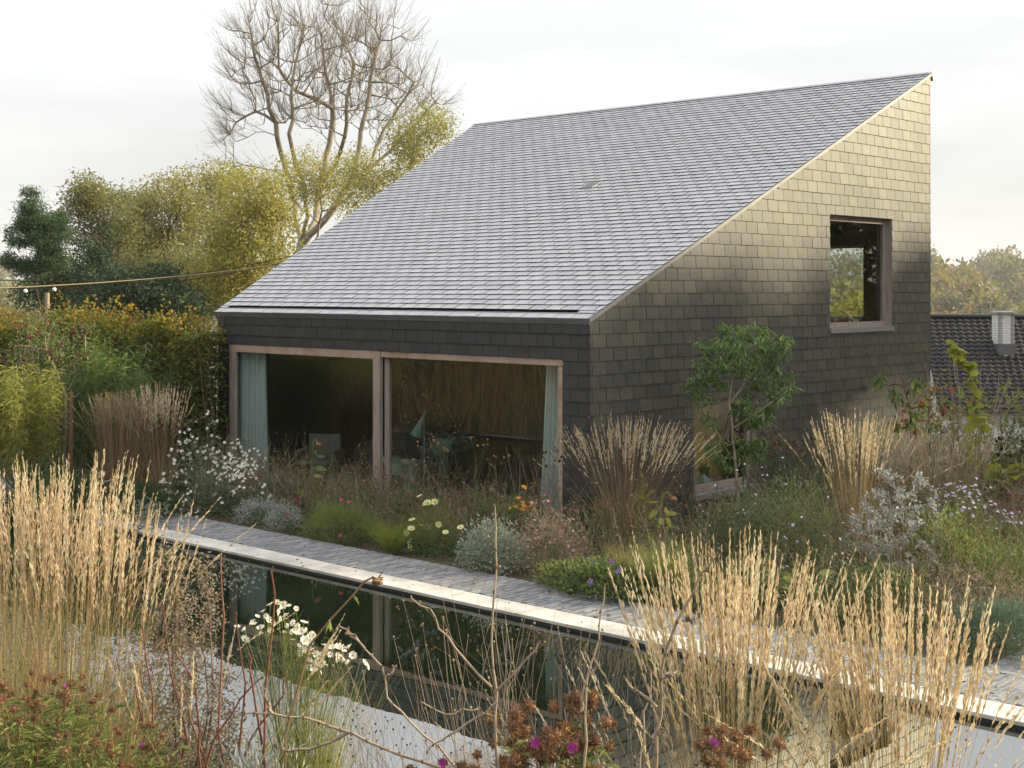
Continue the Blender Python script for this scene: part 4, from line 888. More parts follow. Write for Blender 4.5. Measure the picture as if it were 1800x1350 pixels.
def bamboo(label, P, seed, rx, ry, leaf, n=3000, culms=26, zlo=0.25):
    x, y, z, h = P; rng = np.random.default_rng(seed); t = thing('bamboo', label, 'bamboo', (x, y, z), 'bamboo by the hedge')
    b = rng.normal(0, .4, (culms, 3))*[rx, ry, 0]; e = b*1.5+np.stack([rng.normal(0, .25*rx, culms), rng.normal(0, .25*ry, culms), h*rng.uniform(.75, 1.0, culms)], 1)
    m = MB(); tubes(m, b, e, .008, .003, 4, rng.random(culms)); m.build('culms', M['straw'], t)
    i = rng.integers(0, culms, n); s = zlo+(1-zlo)*rng.random(n)**.8; p = b[i]+(e[i]-b[i])*s[:, None]+rng.normal(0, .16, (n, 3))*[rx, ry, .5]
    m = MB(); l = .13*(.6+.7*rng.random(n)); d = rdir(n, rng)*[1, 1, .5]+[0, 0, -.25]; leaves(m, p, d, l, l*.14, None, rng, droop=.15); m.build('foliage', M[leaf], t)
bamboo('bright yellow green bamboo at the left edge of the picture', (-0.54, -3.64, -0.00, 2.32), 62, .75, .6, 'bamboo_bright', 7500)
bamboo('mid green bamboo right of the berry tree', (-0.46, -2.11, 0.00, 2.80), 63, .75, .55, 'bamboo_leaf', 6500, zlo=.35)
bamboo('dark bamboo behind the berry tree at the hedge foot', (-1.75, -2.11, -0.00, 2.22), 64, .8, .4, 'bamboo_leaf', 4200, zlo=.2)
def post(label, P, r, mat, name='wooden_post', cat='post', group=None):
    x, y, z, h = P; t = thing(name, label, cat, (x, y, z), group); m = MB(); a = np.linspace(0, 2*np.pi, 11)[:-1]
    pts = [(0, 0, -.2), (.005, 0, h*.5), (0, .004, h)]; limb(m, pts, r, r*.93, 10); m.build('shaft', M[mat], t, smooth=True)
    m = MB(); m.ngons([(r*.93*math.cos(q), r*.93*math.sin(q), h) for q in a], [list(range(10))]); m.build('end_grain', M['straw'], t)
post('upright timber post standing above the hedge top at left', (-5.57, -0.45, -0.00, 3.54), .055, 'pale_twig')
post('short brown tree stake beside the berry tree trunk', (-0.30, -2.88, 0.00, 1.81), .045, 'brown_stem')
# festoon cable and two wires
def cable(name, label, pts, r, mat, sag, bulbs=0, group=None):
    a, b = np.array(pts[0]), np.array(pts[1]); s = np.linspace(0, 1, 33)[:, None]; P = a+(b-a)*s; P[:, 2] -= (4*sag*s*(1-s))[:, 0]
    t = thing(name, label, 'cable', tuple(a), group); m = MB(); limb(m, P-a, r, r, 5); m.build('wire', M[mat], t); rng = np.random.default_rng(1)
    for k in range(bulbs):
        q = P[1+2*k]-a; m = MB(); blob(m, q+[0, 0, -.085], .045, rng, k=8, rings=6, rough=0); o = m.build('bulb', M['white_paint'], t, smooth=True)
        m = MB(); tubes(m, q, q+[0, 0, -.05], .016, .02, 6); m.build('socket', M['black_metal'], o)
cable('festoon_cable', 'cream festoon cable with white bulbs strung above the hedge', ((-5.96, -4.33, 3.57), (-4.40, 5.31, 4.24)), .012, 'straw', .16, 7)
cable('overhead_wire', 'upper of the two thin dark wires crossing the trees', ((-14.57, -0.04, 4.17), (-9.48, 10.14, 4.76)), .013, 'dark_head', .62)
cable('overhead_wire', 'lower of the two thin dark wires crossing the trees', ((-14.57, -0.04, 3.91), (-9.48, 10.14, 4.63)), .013, 'dark_head', .60)

# ================================================================== neighbour's house, right
def neighbour():
    R0, R1, E0 = np.array((3.26, 21.96, 2.80)), np.array((8.78, 27.09, 2.76)), np.array((5.20, 18.99, 0.38)); E1 = R1+(E0-R0)
    t = thing('neighbour_house', 'white house with black pantile roof and white chimney beyond the garden', 'house', tuple(R0*[1, 1, 0]+[0, 0, -3.5])); inv = Matrix.Translation(-Vector(t.location))
    rng = np.random.default_rng(70); D = E0-R0; U = R1-R0; Ln = np.linalg.norm(D); Wd = np.linalg.norm(U); d = D/Ln; u = U/Wd; nn = unit(np.cross(d, u)); nn = nn*np.sign(nn[2])
    m = MB(); rows = 22; cols = int(Wd/.2); th = .05
    for i in range(rows):
        s0 = Ln*i/rows; s1 = Ln*(i+1)/rows+.04; c = np.linspace(0, Wd, cols*4+1); wv = .022*np.sin(c/.2*2*np.pi)+rng.normal(0, .002, len(c))
        V = []
        for s, o in ((s0, 0.0), (s1, .035), (s1, .01)): V.append(R0+d*s+u*c[:, None]+nn*(wv+o)[:, None])
        V = np.stack(V, 1).reshape(-1, 3); j = np.arange(len(c)-1)*3; F = np.concatenate([np.stack([j, j+1, j+4, j+3], 1), np.stack([j+1, j+2, j+5, j+4], 1)]); m.add(V, F, np.repeat(rng.random(len(c)), 3))
    o = m.build('roof', surf('black pantile', [(0.014,0.014,0.015),(0.030,0.028,0.027),(0.022,0.022,0.024)], scale=1.2, rough=.7, spec=.25), t); o.matrix_parent_inverse = inv
    m = MB(); c = np.linspace(0, Wd, 40); limb(m, R0+u*c[:, None]+nn*.03, .075, .075, 8); o = m.build('ridge_tiles', M['black_metal'], t); o.matrix_parent_inverse = inv
    bk = R0+(R0-E0)*[1, 1, -1]*1.0; bk = np.array([2*R0[0]-E0[0], 2*R0[1]-E0[1], E0[2]]); dn = np.array([0, 0, -4.5])
    off = np.array([*(-nn[:2]*0), -.10]); m = MB(); q = [R0+off, E0+off, E0+dn, bk+dn, bk+off]
    m.ngons(q+[p+u*.3 for p in q], [[0, 1, 2, 3, 4], [9, 8, 7, 6, 5]]+[[i, 5+i, 5+(i+1) % 5, (i+1) % 5] for i in range(5)]); o = m.build('wall', M['white_paint'], t); o.matrix_parent_inverse = inv
    m = MB(); q = [E0+off-d*.25, E1+off-d*.25]; m.ngons([q[0], q[1], q[1]+dn, q[0]+dn], [[0, 1, 2, 3]]); o = m.build('eaves_wall', M['white_paint'], t); o.matrix_parent_inverse = inv
    m = MB(); m.ngons([R0, R1, R1+(bk-R0), bk], [[0, 1, 2, 3]]); o = m.build('rear_roof', M['black_metal'], t); o.matrix_parent_inverse = inv
    # painted brick chimney
    B = np.array((5.48, 22.39, 2.31)); u2 = np.array([u[0], u[1], 0])/np.linalg.norm(u[:2]); v2 = np.array([-u2[1], u2[0], 0]); top = np.array((5.48, 22.39, 2.93))[2]; m = MB(); z = B[2]-.6; k = 0
    bw, bh = .205, .068
    while z < top:
        for side, (ax, nx, half) in enumerate(((u2, -v2, .21), (v2, u2, .30), (-v2, -u2, .30))):
            a = -half-(bw/2 if k % 2 else 0)
            while a < half:
                a0, a1 = max(a, -half), min(a+bw-.014, half)
                if a1-a0 > .02:
                    ctr = B*[1, 1, 0]; dist = .30 if side == 0 else .21; p = [ctr+ax*q+nx*(dist+dd)+np.array([0, 0, zz]) for dd in (0, -.1) for zz in (z, z+bh-.014) for q in (a0, a1)]
                    m.add(p, [(0, 1, 3, 2), (4, 6, 7, 5), (0, 4, 5, 1), (2, 3, 7, 6), (0, 2, 6, 4), (1, 5, 7, 3)], rng.random())
                a += bw
        z += bh; k += 1
    ch = m.build('chimney', M['white_paint'], t); ch.matrix_parent_inverse = inv
    m = MB(); a = [B*[1, 1, 0]+u2*p+v2*q for p, q in ((-.2, -.29), (.2, -.29), (.2, .29), (-.2, .29))]
    m.ngons([p+[0, 0, B[2]-.7] for p in a]+[p+[0, 0, top] for p in a], [[4, 5, 6, 7], [0, 1, 5, 4], [1, 2, 6, 5], [2, 3, 7, 6], [3, 0, 4, 7]]); m.build('mortar', surf('dirty mortar', [(0.48,0.47,0.44),(0.60,0.59,0.56)], scale=8, rough=.9), ch)
    m = MB(); a = [B*[1, 1, 0]+u2*p+v2*q for p, q in ((-.27, -.36), (.27, -.36), (.27, .36), (-.27, .36))]
    m.ngons([p+[0, 0, top+.004] for p in a]+[p+[0, 0, top+.06] for p in a], [[0, 3, 2, 1], [4, 5, 6, 7], [0, 1, 5, 4], [1, 2, 6, 5], [2, 3, 7, 6], [3, 0, 4, 7]]); m.build('chimney_cap', M['stone'], ch)
    m = MB(); a = [B*[1, 1, 0]+u2*p+v2*q for p, q in ((-.25, -.33), (.25, -.33), (.25, .33), (-.25, .33))]
    m.ngons([p+[0, 0, B[2]-.5] for p in a]+[p+[0, 0, B[2]-.22] for p in a], [[0, 1, 5, 4], [1, 2, 6, 5], [2, 3, 7, 6], [3, 0, 4, 7]]); m.build('lead_flashing', M['zinc'], ch)
neighbour()

# ================================================================== distant wooded hillside
def hill():
    m = MB(); nx, ny = 44, 26; fw = np.array([-.680, .733]); rt = np.array([.733, .680]); V = []
    for i in range(nx):
        for j in range(ny):
            d = 230+1120*j/(ny-1); s = (-1.0+2.2*i/(nx-1))*d*.75; p = CAM[:2]+fw*d+rt*s
            z = -13+25*float(sm((d-300)/750))+3*math.sin(s*.008)+(-4*float(sm((330-d)/100)))
            V.append((p[0], p[1], z))
    F = [(i*ny+j, (i+1)*ny+j, (i+1)*ny+j+1, i*ny+j+1) for i in range(nx-1) for j in range(ny-1)]
    m.add(V, F); o = m.build('hill', surf('far meadow', [(0.05,0.06,0.02),(0.09,0.09,0.03)], scale=.05, rough=.95), smooth=True); o['kind'] = 'structure'
hill()
def far_tree_mesh(seed, mat, n=1500):
    rng = np.random.default_rng(seed); m = MB(); k = 34; c = unit(rng.normal(size=(k, 3)))*(rng.random(k)**.4)[:, None]*[3.6, 3.6, 3.4]+[0, 0, 5.6]; c[:, 2] = np.maximum(c[:, 2], 2.2)
    i = rng.integers(0, k, n); tone = rng.random(k); p = c[i]+rng.normal(0, .62, (n, 3)); l = .75*(.5+.8*rng.random(n)); leaves(m, p, rdir(n, rng), l, l*.7, np.clip(tone[i]*.6+rng.random(n)*.4, 0, 1), rng)
    a = m.mesh('crown', M[mat]); b = MB(); limb(b, [(0, 0, -1), (.1, 0, 2.5), (0, .1, 5.5)], .28, .12, 6); return a, b.mesh('trunk', M['bark_dark'])
def far_wood():
    kinds = [('golden', 'wood_mix'), ('rusty orange', 'wood_rust'), ('dull green', 'wood_green'), ('tawny', 'wood_rust'), ('olive', 'wood_mix')]
    ms = [far_tree_mesh(80+i, k[1]) for i, k in enumerate(kinds)]; rng = np.random.default_rng(81); fw = np.array([-.680, .733]); rt = np.array([.733, .680])
    # the crowns that can be told apart right of the house
    spec = [(1660,505,170,0,1.05), (1700,475,230,1,1.5), (1650,452,300,1,1.7), (1730,480,210,4,1.3), (1790,520,150,0,1.1), (1745,455,320,2,1.8), (1765,485,220,0,1.4), (1690,530,140,3,.9), (1660,535,120,3,.8),
            (1640,480,240,2,1.4), (1800,470,260,1,1.5), (1710,446,360,2,1.8), (1790,442,380,4,2.0), (1725,530,130,2,.8), (1760,525,165,4,.9)]
    nm = ['golden crown low beside the slate gable', 'tall rusty orange crown in the middle of the far wood', 'orange crown high up next to the slate gable', 'olive crown right of the tall orange one', 'golden crown above the right end of the black roof',
          'dull green crown on the skyline left of the chimney', 'golden crown straight above the chimney', 'tawny crown low above the black ridge', 'small tawny crown lowest beside the slate gable', 'dull green crown halfway up beside the slate gable',
          'orange crown at the right picture edge', 'dark green crown on the far skyline', 'olive crown on the skyline at the right edge', 'dull green crown just left of the chimney top', 'olive crown just right of the tawny ones']
    for (px, py, d, k, sc_), lb in zip(spec, nm):
        d *= 2.6; sc_ *= 2.6*.82
        p = CAM[:2]+fw*d+rt*((px-900)/2439.8*d); z = CAM[2]-(py-508.6)/2439.8*d-10.2*sc_
        t = thing('far_tree', lb, 'tree', (p[0], p[1], z), 'autumn trees on the far hillside', rz=rng.random()*6.28); t.scale = (sc_, sc_, sc_); link('crown', ms[k][0], t); link('trunk', ms[k][1], t)
    # the rest of the wood reads as one mass
    m = MB(); n = 0
    for q in range(330):
        d = rng.uniform(380, 1150); s = rng.uniform(-.80, .95)*d*.75; p = CAM[:2]+fw*d+rt*s; z = -13+25*float(sm((d-300)/750))+3*math.sin(s*.008); h = rng.uniform(13, 21)
        k = 170; u = unit(rng.normal(size=(k, 3)))*(rng.random(k)**.35)[:, None]*[h*.45, h*.45, h*.5]; pos = np.array([p[0], p[1], z+h*.55])+u; l = rng.uniform(1.8, 3.6, k)
        leaves(m, pos, rdir(k, rng), l, l*.75, np.clip(rng.random()*.7+rng.random(k)*.3, 0, 1), rng)
    o = m.build('woodland', M['wood_mix']); tag(o, 'distant autumn woodland covering the hillside', 'woodland', kind='stuff')
far_wood()

# ================================================================== furniture seen through the glass
def curtain(label, x0, x1, xt0, xt1, Y, seed, folds):
    t = thing('curtain', label, 'curtain', ((x0+x1)/2, Y, 0), 'pale mint curtains'); m = MB(); n = folds*8+1; nz = 9; rng = np.random.default_rng(seed); V = []
    ph = np.cumsum(rng.uniform(.7, 1.3, n)); ph = ph/ph[-1]*folds*2*np.pi
    for j in range(nz):
        s = j/(nz-1); z = 0.07+s*2.50
        a = x0+(xt0-x0)*s; b = x1+(xt1-x1)*s; x = a+(b-a)*np.linspace(0, 1, n)-(x0+x1)/2; y = .075*np.sin(ph)*(1-.25*s)+.015*np.sin(ph*.31+s*2)
        V.append(np.stack([x, y, np.full(n, z)], 1))
    V = np.array(V).reshape(-1, 3); F = [(j*n+i, j*n+i+1, (j+1)*n+i+1, (j+1)*n+i) for j in range(nz-1) for i in range(n-1)]; m.add(V, F, np.tile(.5+.5*np.sin(ph), nz)); m.build('cloth', M['curtain'], t, smooth=True)
    m = MB(); tubes(m, (x0-(x0+x1)/2-.1, 0, 2.59), (x1-(x0+x1)/2+.1, 0, 2.59), .012, .012, 6); m.build('rail', M['black_metal'], t)
curtain('wide mint curtain drawn aside behind the left glass leaf', 0.30, 1.20, 0.36, 1.14, 0.24, 1, 8)
curtain('narrow mint curtain hanging at the right end of the glass', 7.82, 8.30, 7.99, 8.30, 0.29, 2, 5)
M['mint'] = surf('mint lacquer', [(0.20,0.30,0.26),(0.24,0.34,0.30)], scale=3, rough=0.4)
M['sofa'] = surf('grey wool', [(0.055,0.055,0.055),(0.085,0.083,0.08)], scale=60, rough=.95)
M['chairwhite'] = surf('pale shell', [(0.11,0.105,0.10),(0.14,0.135,0.125)], scale=3, rough=.5)
M['wicker'] = surf('wicker', [(0.09,0.07,0.045),(0.18,0.14,0.09)], scale=50, rough=.9, stretch=(1, 1, 4))
M['paper'] = surf('paper', [(0.45,0.43,0.38),(0.55,0.52,0.47)], scale=10, rough=.9)
def lamp():
    t = thing('floor_lamp', 'slim mint green floor lamp with tilted cone shade behind the right glass', 'lamp', (4.55, 1.0, 0.05)); m = MB(); limb(m, [(0, 0, .02), (0, 0, .8), (0, 0, 1.40)], .008, .008, 8); m.build('pole', M['mint'], t)
    m = MB(); tubes(m, (-.17, -.02, 1.05), (-.02, 0, 1.38), .105, .022, 20); tubes(m, (-.02, 0, 1.38), (.02, 0, 1.44), .022, .026, 12); m.build('lamp_shade', M['mint'], t, smooth=True)
    m = MB(); tubes(m, (0, 0, 0), (0, 0, .02), .12, .115, 20); m.ngons([(.115*math.cos(a), .115*math.sin(a), .02) for a in np.linspace(0, 6.283, 21)[:-1]], [list(range(20))]); m.build('foot', M['mint'], t)
lamp()
def drum(name, label, loc, r, h, mat, cat='side table'):
    t = thing(name, label, cat, loc); m = MB(); tubes(m, (0, 0, 0), (0, 0, h), r*.96, r, 24); m.build('drum', M[mat], t, smooth=True)
    m = MB(); tubes(m, (0, 0, h), (0, 0, h+.025), r*1.04, r*1.04, 24); m.ngons([(r*1.04*math.cos(a), r*1.04*math.sin(a), h+.025) for a in np.linspace(0, 6.283, 25)[:-1]], [list(range(24))]); m.build('table_top', M[mat], t); return t
drum('side_table', 'round mint side table carrying books behind the glass', (3.75, 1.25, 0.05), .34, .50, 'mint')
rngb = random.Random(8)
for k, (x, y, z, w_, d_, h_, mt, lb) in enumerate([(3.55, 1.1, .58, .22, .30, .035, 'paper', 'bottom pale book on the mint side table'), (3.56, 1.12, .616, .20, .28, .03, 'mint', 'mint book on top of the left pile'), (3.90, 1.25, .58, .26, .2, .03, 'paper', 'flat pale book at the right of the table'), (3.9, 1.26, .611, .2, .18, .025, 'sofa', 'dark book on the right pile')]):
    o = thing('book', lb, 'book', (x, y, z), 'books on the side table', rz=rngb.uniform(-.3, .3)); m = MB(); m.box((-w_/2, -d_/2, 0), (w_/2, d_/2, .004)); m.box((-w_/2, -d_/2, h_-.004), (w_/2, d_/2, h_)); m.box((-w_/2, -d_/2, .004), (-w_/2+.004, d_/2, h_-.004)); m.build('cover', M[mt], o)
    m = MB(); m.box((-w_/2+.006, -d_/2+.004, .0045), (w_/2-.006, d_/2-.004, h_-.0045)); m.build('pages', M['paper'], o)
def sofa():
    t = thing('sofa', 'low dark grey sofa in the middle of the room', 'sofa', (2.6, 2.6, 0.05))
    for nm, a, b in (('seat', (-1.1, -.4, .18), (1.1, .35, .42)), ('backrest', (-1.1, .36, .18), (1.1, .6, .82)), ('armrest', (-1.32, -.4, .12), (-1.102, .6, .60)), ('armrest', (1.102, -.4, .12), (1.32, .6, .60))):
        m = MB(); m.box(a, b); o = m.build(nm, M['sofa'], t); bv = o.modifiers.new('b', 'BEVEL'); bv.width = .05; bv.segments = 3
    for sx in (-1.2, 1.2):
        for sy in (-.3, .5): m = MB(); tubes(m, (sx, sy, 0), (sx, sy, .125), .018, .022, 8); m.build('leg', M['black_metal'], t)
    m = MB(); m.box((.45, .05, .43), (.85, .2, .78)); o = m.build('cushion', M['mint'], t); bv = o.modifiers.new('b', 'BEVEL'); bv.width = .06; bv.segments = 3
sofa()
def shell_chair():
    t = thing('lounge_chair', 'pale shell lounge chair beside the left curtain', 'chair', (1.75, 1.0, 0.05), rz=.5)
    for nm, a, b in (('seat', (-.32, -.3, .34), (.32, .3, .42)), ('backrest', (-.32, .24, .42), (.32, .32, .86)), ('armrest', (-.37, -.3, .34), (-.322, .3, .60)), ('armrest', (.322, -.3, .34), (.37, .3, .60))):
        m = MB(); m.box(a, b); o = m.build(nm, M['chairwhite'], t); bv = o.modifiers.new('b', 'BEVEL'); bv.width = .03; bv.segments = 3
    for sx in (-.28, .28):
        for sy in (-.25, .25): m = MB(); tubes(m, (sx*1.1, sy*1.1, 0), (sx, sy, .345), .012, .016, 8); m.build('leg', M['black_metal'], t)
shell_chair()
t = thing('basket', 'round wicker basket in front of the mint table', 'basket', (4.05, .72, 0.05)); m = MB(); tubes(m, [(0, 0, 0), (0, 0, .1), (0, 0, .2)], [(0, 0, .1), (0, 0, .2), (0, 0, .32)], [.15, .18, .19], [.18, .19, .18], 18); m.build('weave', M['wicker'], t, smooth=True)
m = MB(); a = np.linspace(0, 2*np.pi, 19); limb(m, np.stack([.18*np.cos(a), .18*np.sin(a), np.full(19, .325)], 1), .014, .014, 6); m.build('rim', M['wicker'], t)
# lower gable window: vases and a pot plant on the inner ledge
t = thing('window_ledge', 'wooden ledge inside the lower gable window', 'ledge', (HW-.42, 3.47, 0.30)); m = MB(); m.box((-.22, -.9, 0), (.26, .9, .055)); m.build('board', M['cedar'], t); m = MB(); m.box((-.2, -.86, -.24), (.2, .86, -.005)); m.build('cabinet', M['ochre'] if 'ochre' in M else surf('ochre paint', [(0.5,0.32,0.09),(0.56,0.38,0.11)], scale=2, rough=.6), t)
M['celadon'] = surf('celadon glaze', [(0.24,0.27,0.22),(0.30,0.33,0.28)], scale=5, rough=.35)
def vase(label, loc, prof):
    t = thing('vase', label, 'vase', loc, 'celadon vases'); m = MB(); k = 20; a = np.linspace(0, 2*np.pi, k+1)[:-1]; V = [(r*math.cos(q), r*math.sin(q), z) for r, z in prof for q in a]
    F = [(i*k+j, i*k+(j+1) % k, (i+1)*k+(j+1) % k, (i+1)*k+j) for i in range(len(prof)-1) for j in range(k)]; m.add(V, F); m.build('body', M['celadon'], t, smooth=True)
    m = MB(); r, z = prof[-1]; b = np.linspace(0, 2*np.pi, 17); limb(m, np.stack([r*np.cos(b), r*np.sin(b), np.full(17, z)], 1), .006, .006, 6); m.build('rim', M['celadon'], t)
gourd = [(.05, 0), (.10, .03), (.125, .10), (.11, .18), (.06, .23), (.055, .25), (.095, .31), (.11, .37), (.09, .44), (.045, .49), (.04, .53)]
vase('tall gourd shaped celadon vase at the left of the lower window', (HW-.36, 2.98, .357), gourd)
vase('squat celadon vase next to the gourd vase', (HW-.32, 3.26, .357), [(.06, 0), (.12, .04), (.14, .10), (.12, .17), (.06, .21), (.05, .24)])
def potplant():
    t = thing('pot_plant', 'broad leaved pot plant behind the vases in the lower window', 'plant', (HW-.42, 3.55, .357)); rng = np.random.default_rng(5); m = MB(); tubes(m, [(0, 0, 0)], [(0, 0, .16)], .08, .11, 14); m.build('pot', M['stone'], t)
    m = MB(); n = 9; leaves(m, np.tile([0, 0, .16], (n, 1))+rng.normal(0, .03, (n, 3)), rdir(n, rng)*[.5, .5, .2]+[0, 0, .8], .30, .08, None, rng); m.build('leaves', M['lime_green'], t)
potplant()
m = MB(); m.box((-.05, -1.15, 0), (.05, 1.15, 2.45)); t = thing('panel', 'ochre cupboard added for the warm light in the lower gable window', 'panel', (HW-.88, 3.45, .05)); o = m.build('door', surf('warm light ochre', [(0.58,0.38,0.12),(0.66,0.44,0.15)], scale=1.5, rough=.5), t); m = MB(); m.box((.055, -.45, .85), (.08, -.43, 1.35)); m.build('handle', M['black_metal'], t)  # added board: its ochre stands in for warm light inside the room

# ================================================================== bed along the facade
G1 = 'plants in the bed along the sliding door'
def gaura(label, P, seed, rx, n=300, nf=300):
    x, y, z, h = P; rng = np.random.default_rng(seed); t = thing('gaura', label, 'plant', (x, y, z), G1); e, u = dome(n, rx, rx*.8, h, rng, .8); b = rng.normal(0, .1, (n, 3))*[1, 1, 0]; dv = e-b; L_ = np.linalg.norm(dv, axis=1); d = unit(dv*[.5, .5, 1.5]); bd = (dv-d*L_[:, None])/L_[:, None]
    m = MB(); ribbons(m, b, d, L_, .006, bd, 6, None, rng); m.build('stems', M['aster_green'], t)
    k = 2600; i = rng.integers(0, n, k); s = rng.random(k)**.7; p = b[i]+L_[i, None]*(d[i]*s[:, None]+bd[i]*(s**2)[:, None]); m = MB(); leaves(m, p, rdir(k, rng)+[0, 0, .2], .055, .009, None, rng); m.build('foliage', M['grey_green'], t)
    tip = e[rng.integers(0, n, nf)]; c = np.array([rx*.62, -.1, h*.55]); q = rng.integers(0, nf, nf//2); tip[q] = c+rng.normal(0, .22, (len(q), 3))*[1, 1, .75]; m = MB(); flower(m, None, tip+rng.normal(0, .02, tip.shape), unit(rng.normal(0, .5, tip.shape)+[.4, -.5, .4]), .027, 4, rng, w=.85); m.build('flowers', M['white_petal'], t)
gaura('airy white flowering gaura spilling in front of the left curtain', (2.88, -2.14, -0.00, 1.42), 101, 1.15)
mound('santolina', 'silver grey cushion plant at the path edge left of the fern green mound', 'plant', (4.32, -2.31, 0.00, 0.41), 102, .42, 'silver', 2200, .035, .010, group=G1)
mound('santolina', 'second smaller silver cushion touching the first', 'plant', (5.10, -2.42, -0.00, 0.38), 103, .34, 'silver', 1700, .035, .010, group=G1)
ferny('cosmos_plant', 'broad feathery green mound by the path below the left glass', 'plant', (6.25, -2.27, 0.00, 0.68), 104, .95, 'fern_green', 4200, .0045, .6, .22, [('crimson_petal', 5, .035, 8, 'flowers', False)], group=G1)
mound('catmint', 'dull green low foliage below the mullion', 'plant', (4.98, -0.73, 0.00, 0.61), 105, .75, 'aster_green', 2600, .045, .016, .45, group=G1)
mound('catmint', 'dull green foliage at the foot of the left glass leaf', 'plant', (3.35, -0.64, -0.00, 0.48), 106, .7, 'aster_green', 2200, .045, .014, .4, group=G1)
mound('dark_perennial', 'dark leafy clump between the gaura and the sunflower', 'plant', (3.38, -1.19, -0.00, 0.51), 107, .45, 'blue_green', 1500, .06, .02, group=G1)
def sunflower(label, P, seed, heads=1, leaf='mid_green', nl=11, lean=.12, nod=True, yellow=4, ll=.17):
    x, y, z, h = P; rng = np.random.default_rng(seed); t = thing('sunflower', label, 'plant', (x, y, z)); pts = wiggle((0, 0, 0), (lean*h, 0.02, h*.95), 6, .02, rng); top = pts[-1]; pts = np.vstack([pts, top+[.08, -.02, .04], top+[.15, -.03, -.01]])
    m = MB(); limb(m, pts, .014, .008, 6); m.build('stalk', M['fern_green'], t); 
    for k in range(nl):
        s = .25+.68*k/nl; p = (pts[0]+(pts[6]-pts[0])*s); a = rng.random()*6.28; q = np.array([[math.cos(a), math.sin(a), rng.uniform(-.4, .3)]]); st = p+q[0]*.07; scatter_parts(t, 'leaf', leaf_meshes(M['lime_green' if k < yellow else leaf], .62, 1, seed+k), st, q+[0, 0, -.35], ll*(.7+.5*rng.random()), rng)
    m = MB(); blob(m, pts[-1]+[.03, 0, -.03], (.055, .055, .035), rng, k=9, rings=5, rough=.08); leaves(m, np.tile(pts[-1]+[.03, 0, -.02], (14, 1)), rdir(14, rng), .08, .03, None, rng); m.build('seed_head', M['rust_head'], t)
sunflower('lone sunflower stalk with drooping leaves in front of the left glass', (4.30, -1.36, 0.00, 1.25), 108)
tussock('carex', 'yellow green tuft of fine grass at the path edge', (7.64, -2.53, -0.00, 0.53), 109, 'lime_green', 600, .1, .004, 1.0, spread=.8, group=G1)
ferny('cosmos_plant', 'feathery plant with large cream flowers below the right glass', 'plant', (8.04, -2.05, -0.00, 0.75), 110, .50, 'fern_green', 2400, .004, .42, .22, [('cream_petal', 17, .052, 8, 'flowers', False)], group=G1)
twiggy('spent_plant', 'reddish brown spent plant behind the cream flowers', 'plant', (7.33, -1.01, -0.00, 0.75), 111, .32, 'red_twig', 120, .0022, bits='dry_leaf', nb=700, bsize=.045, group=G1)
mound('catmint', 'dark foliage between the mullion and the cream flowers', 'plant', (6.70, -1.27, -0.00, 0.74), 112, .55, 'aster_green', 2000, .05, .016, .4, group=G1)
mound('phlox', 'mid green leafy stems at the foot of the right glass', 'plant', (8.02, -1.00, -0.00, 0.72), 113, .6, 'mid_green', 1700, .07, .022, .4, group=G1)
mound('sage', 'grey green sage cushion at the path edge below the right glass', 'plant', (9.40, -2.39, -0.00, 0.63), 114, .62, 'grey_green', 3200, .05, .018, .5, group=G1)
mound('coneflower', 'clump with orange coneflowers beside the right curtain', 'plant', (8.64, -1.14, 0.00, 0.75), 115, .4, 'mid_green', 900, .07, .025, group=G1, flowers=[('orange_petal', 16, .035, 9, 'flowers', True)])
seed_stems('verbena', 'tall thin verbena stems with brown heads in front of the right glass', 'plant', (7.68, -1.19, 0.00, 1.44), 116, 9, .35, .5, 'aster_green', 'dry_leaf', .022, 3, .0045, group=G1)
seed_stems('burnet', 'dark seed heads on wiry stems against the right curtain', 'plant', (9.33, -1.24, 0.00, 1.45), 117, 7, .12, .25, 'twig', 'dark_head', .017, 4, .004, group=G1, leaf='dry_leaf')
mound('gaura', 'brownish pink gaura with small pink flowers right of the sage', 'plant', (10.13, -2.05, 0.00, 0.85), 118, .62, 'mauve_dry', 2800, .045, .012, .5, group=G1, flowers=[('pink_petal', 40, .022, 5, 'flowers', False)])
mound('groundcover', 'low green plants under the pink gaura at the path edge', 'plant', (10.84, -2.55, 0.00, 0.31), 119, .55, 'fern_green', 1500, .05, .025, .35, group=G1)
feather_grass('wide fan of tan feather grass at the corner of the house', (9.50, 0.25, -0.00, 1.87), 'tan feather grasses', 120, 230, .50, .24, bendk=.28, nl=120, wid=.006, splen=.05, spk=18, stem='brown_stem', plume='grass_plume')
seed_stems('spent_aster', 'wiry spent stems at the foot of the corner grass', 'plant', (9.78, -0.83, 0.00, 0.73), 121, 22, .3, .5, 'aster_green', 'dry_leaf', .012, 4, .004, group=G1)
mound('geranium', 'low leafy geranium with a few violet flowers at the path edge', 'plant', (11.51, -2.62, -0.00, 0.41), 122, .70, 'mid_green', 3000, .055, .03, .5, group=G1, flowers=[('violet_petal', 9, .036, 5, 'flowers', False)])
tussock('stipa', 'soft green fountain grass right of the violet flowers', (12.05, -2.28, 0.00, 0.67), 123, 'fern_green', 1500, .14, .0035, .9, group=G1, spread=.55)
tussock('stipa', 'browner fine grass left of the fountain grass', (11.17, -1.80, 0.00, 0.56), 124, 'grass_leaf', 420, .1, .0035, 1.0, group=G1, spread=.6)
sunflower('young broad leaved plant with yellowing leaves right of the corner grass', (10.69, -0.52, -0.00, 0.93), 125, leaf='lime_green', nl=14, lean=.05, yellow=2, ll=.16)
mound('spurge', 'ochre leafed spurge inside the corner grass', 'plant', (9.90, 0.14, -0.00, 1.13), 126, .16, 'acacia', 90, .10, .025, group=G1, shell=.85)
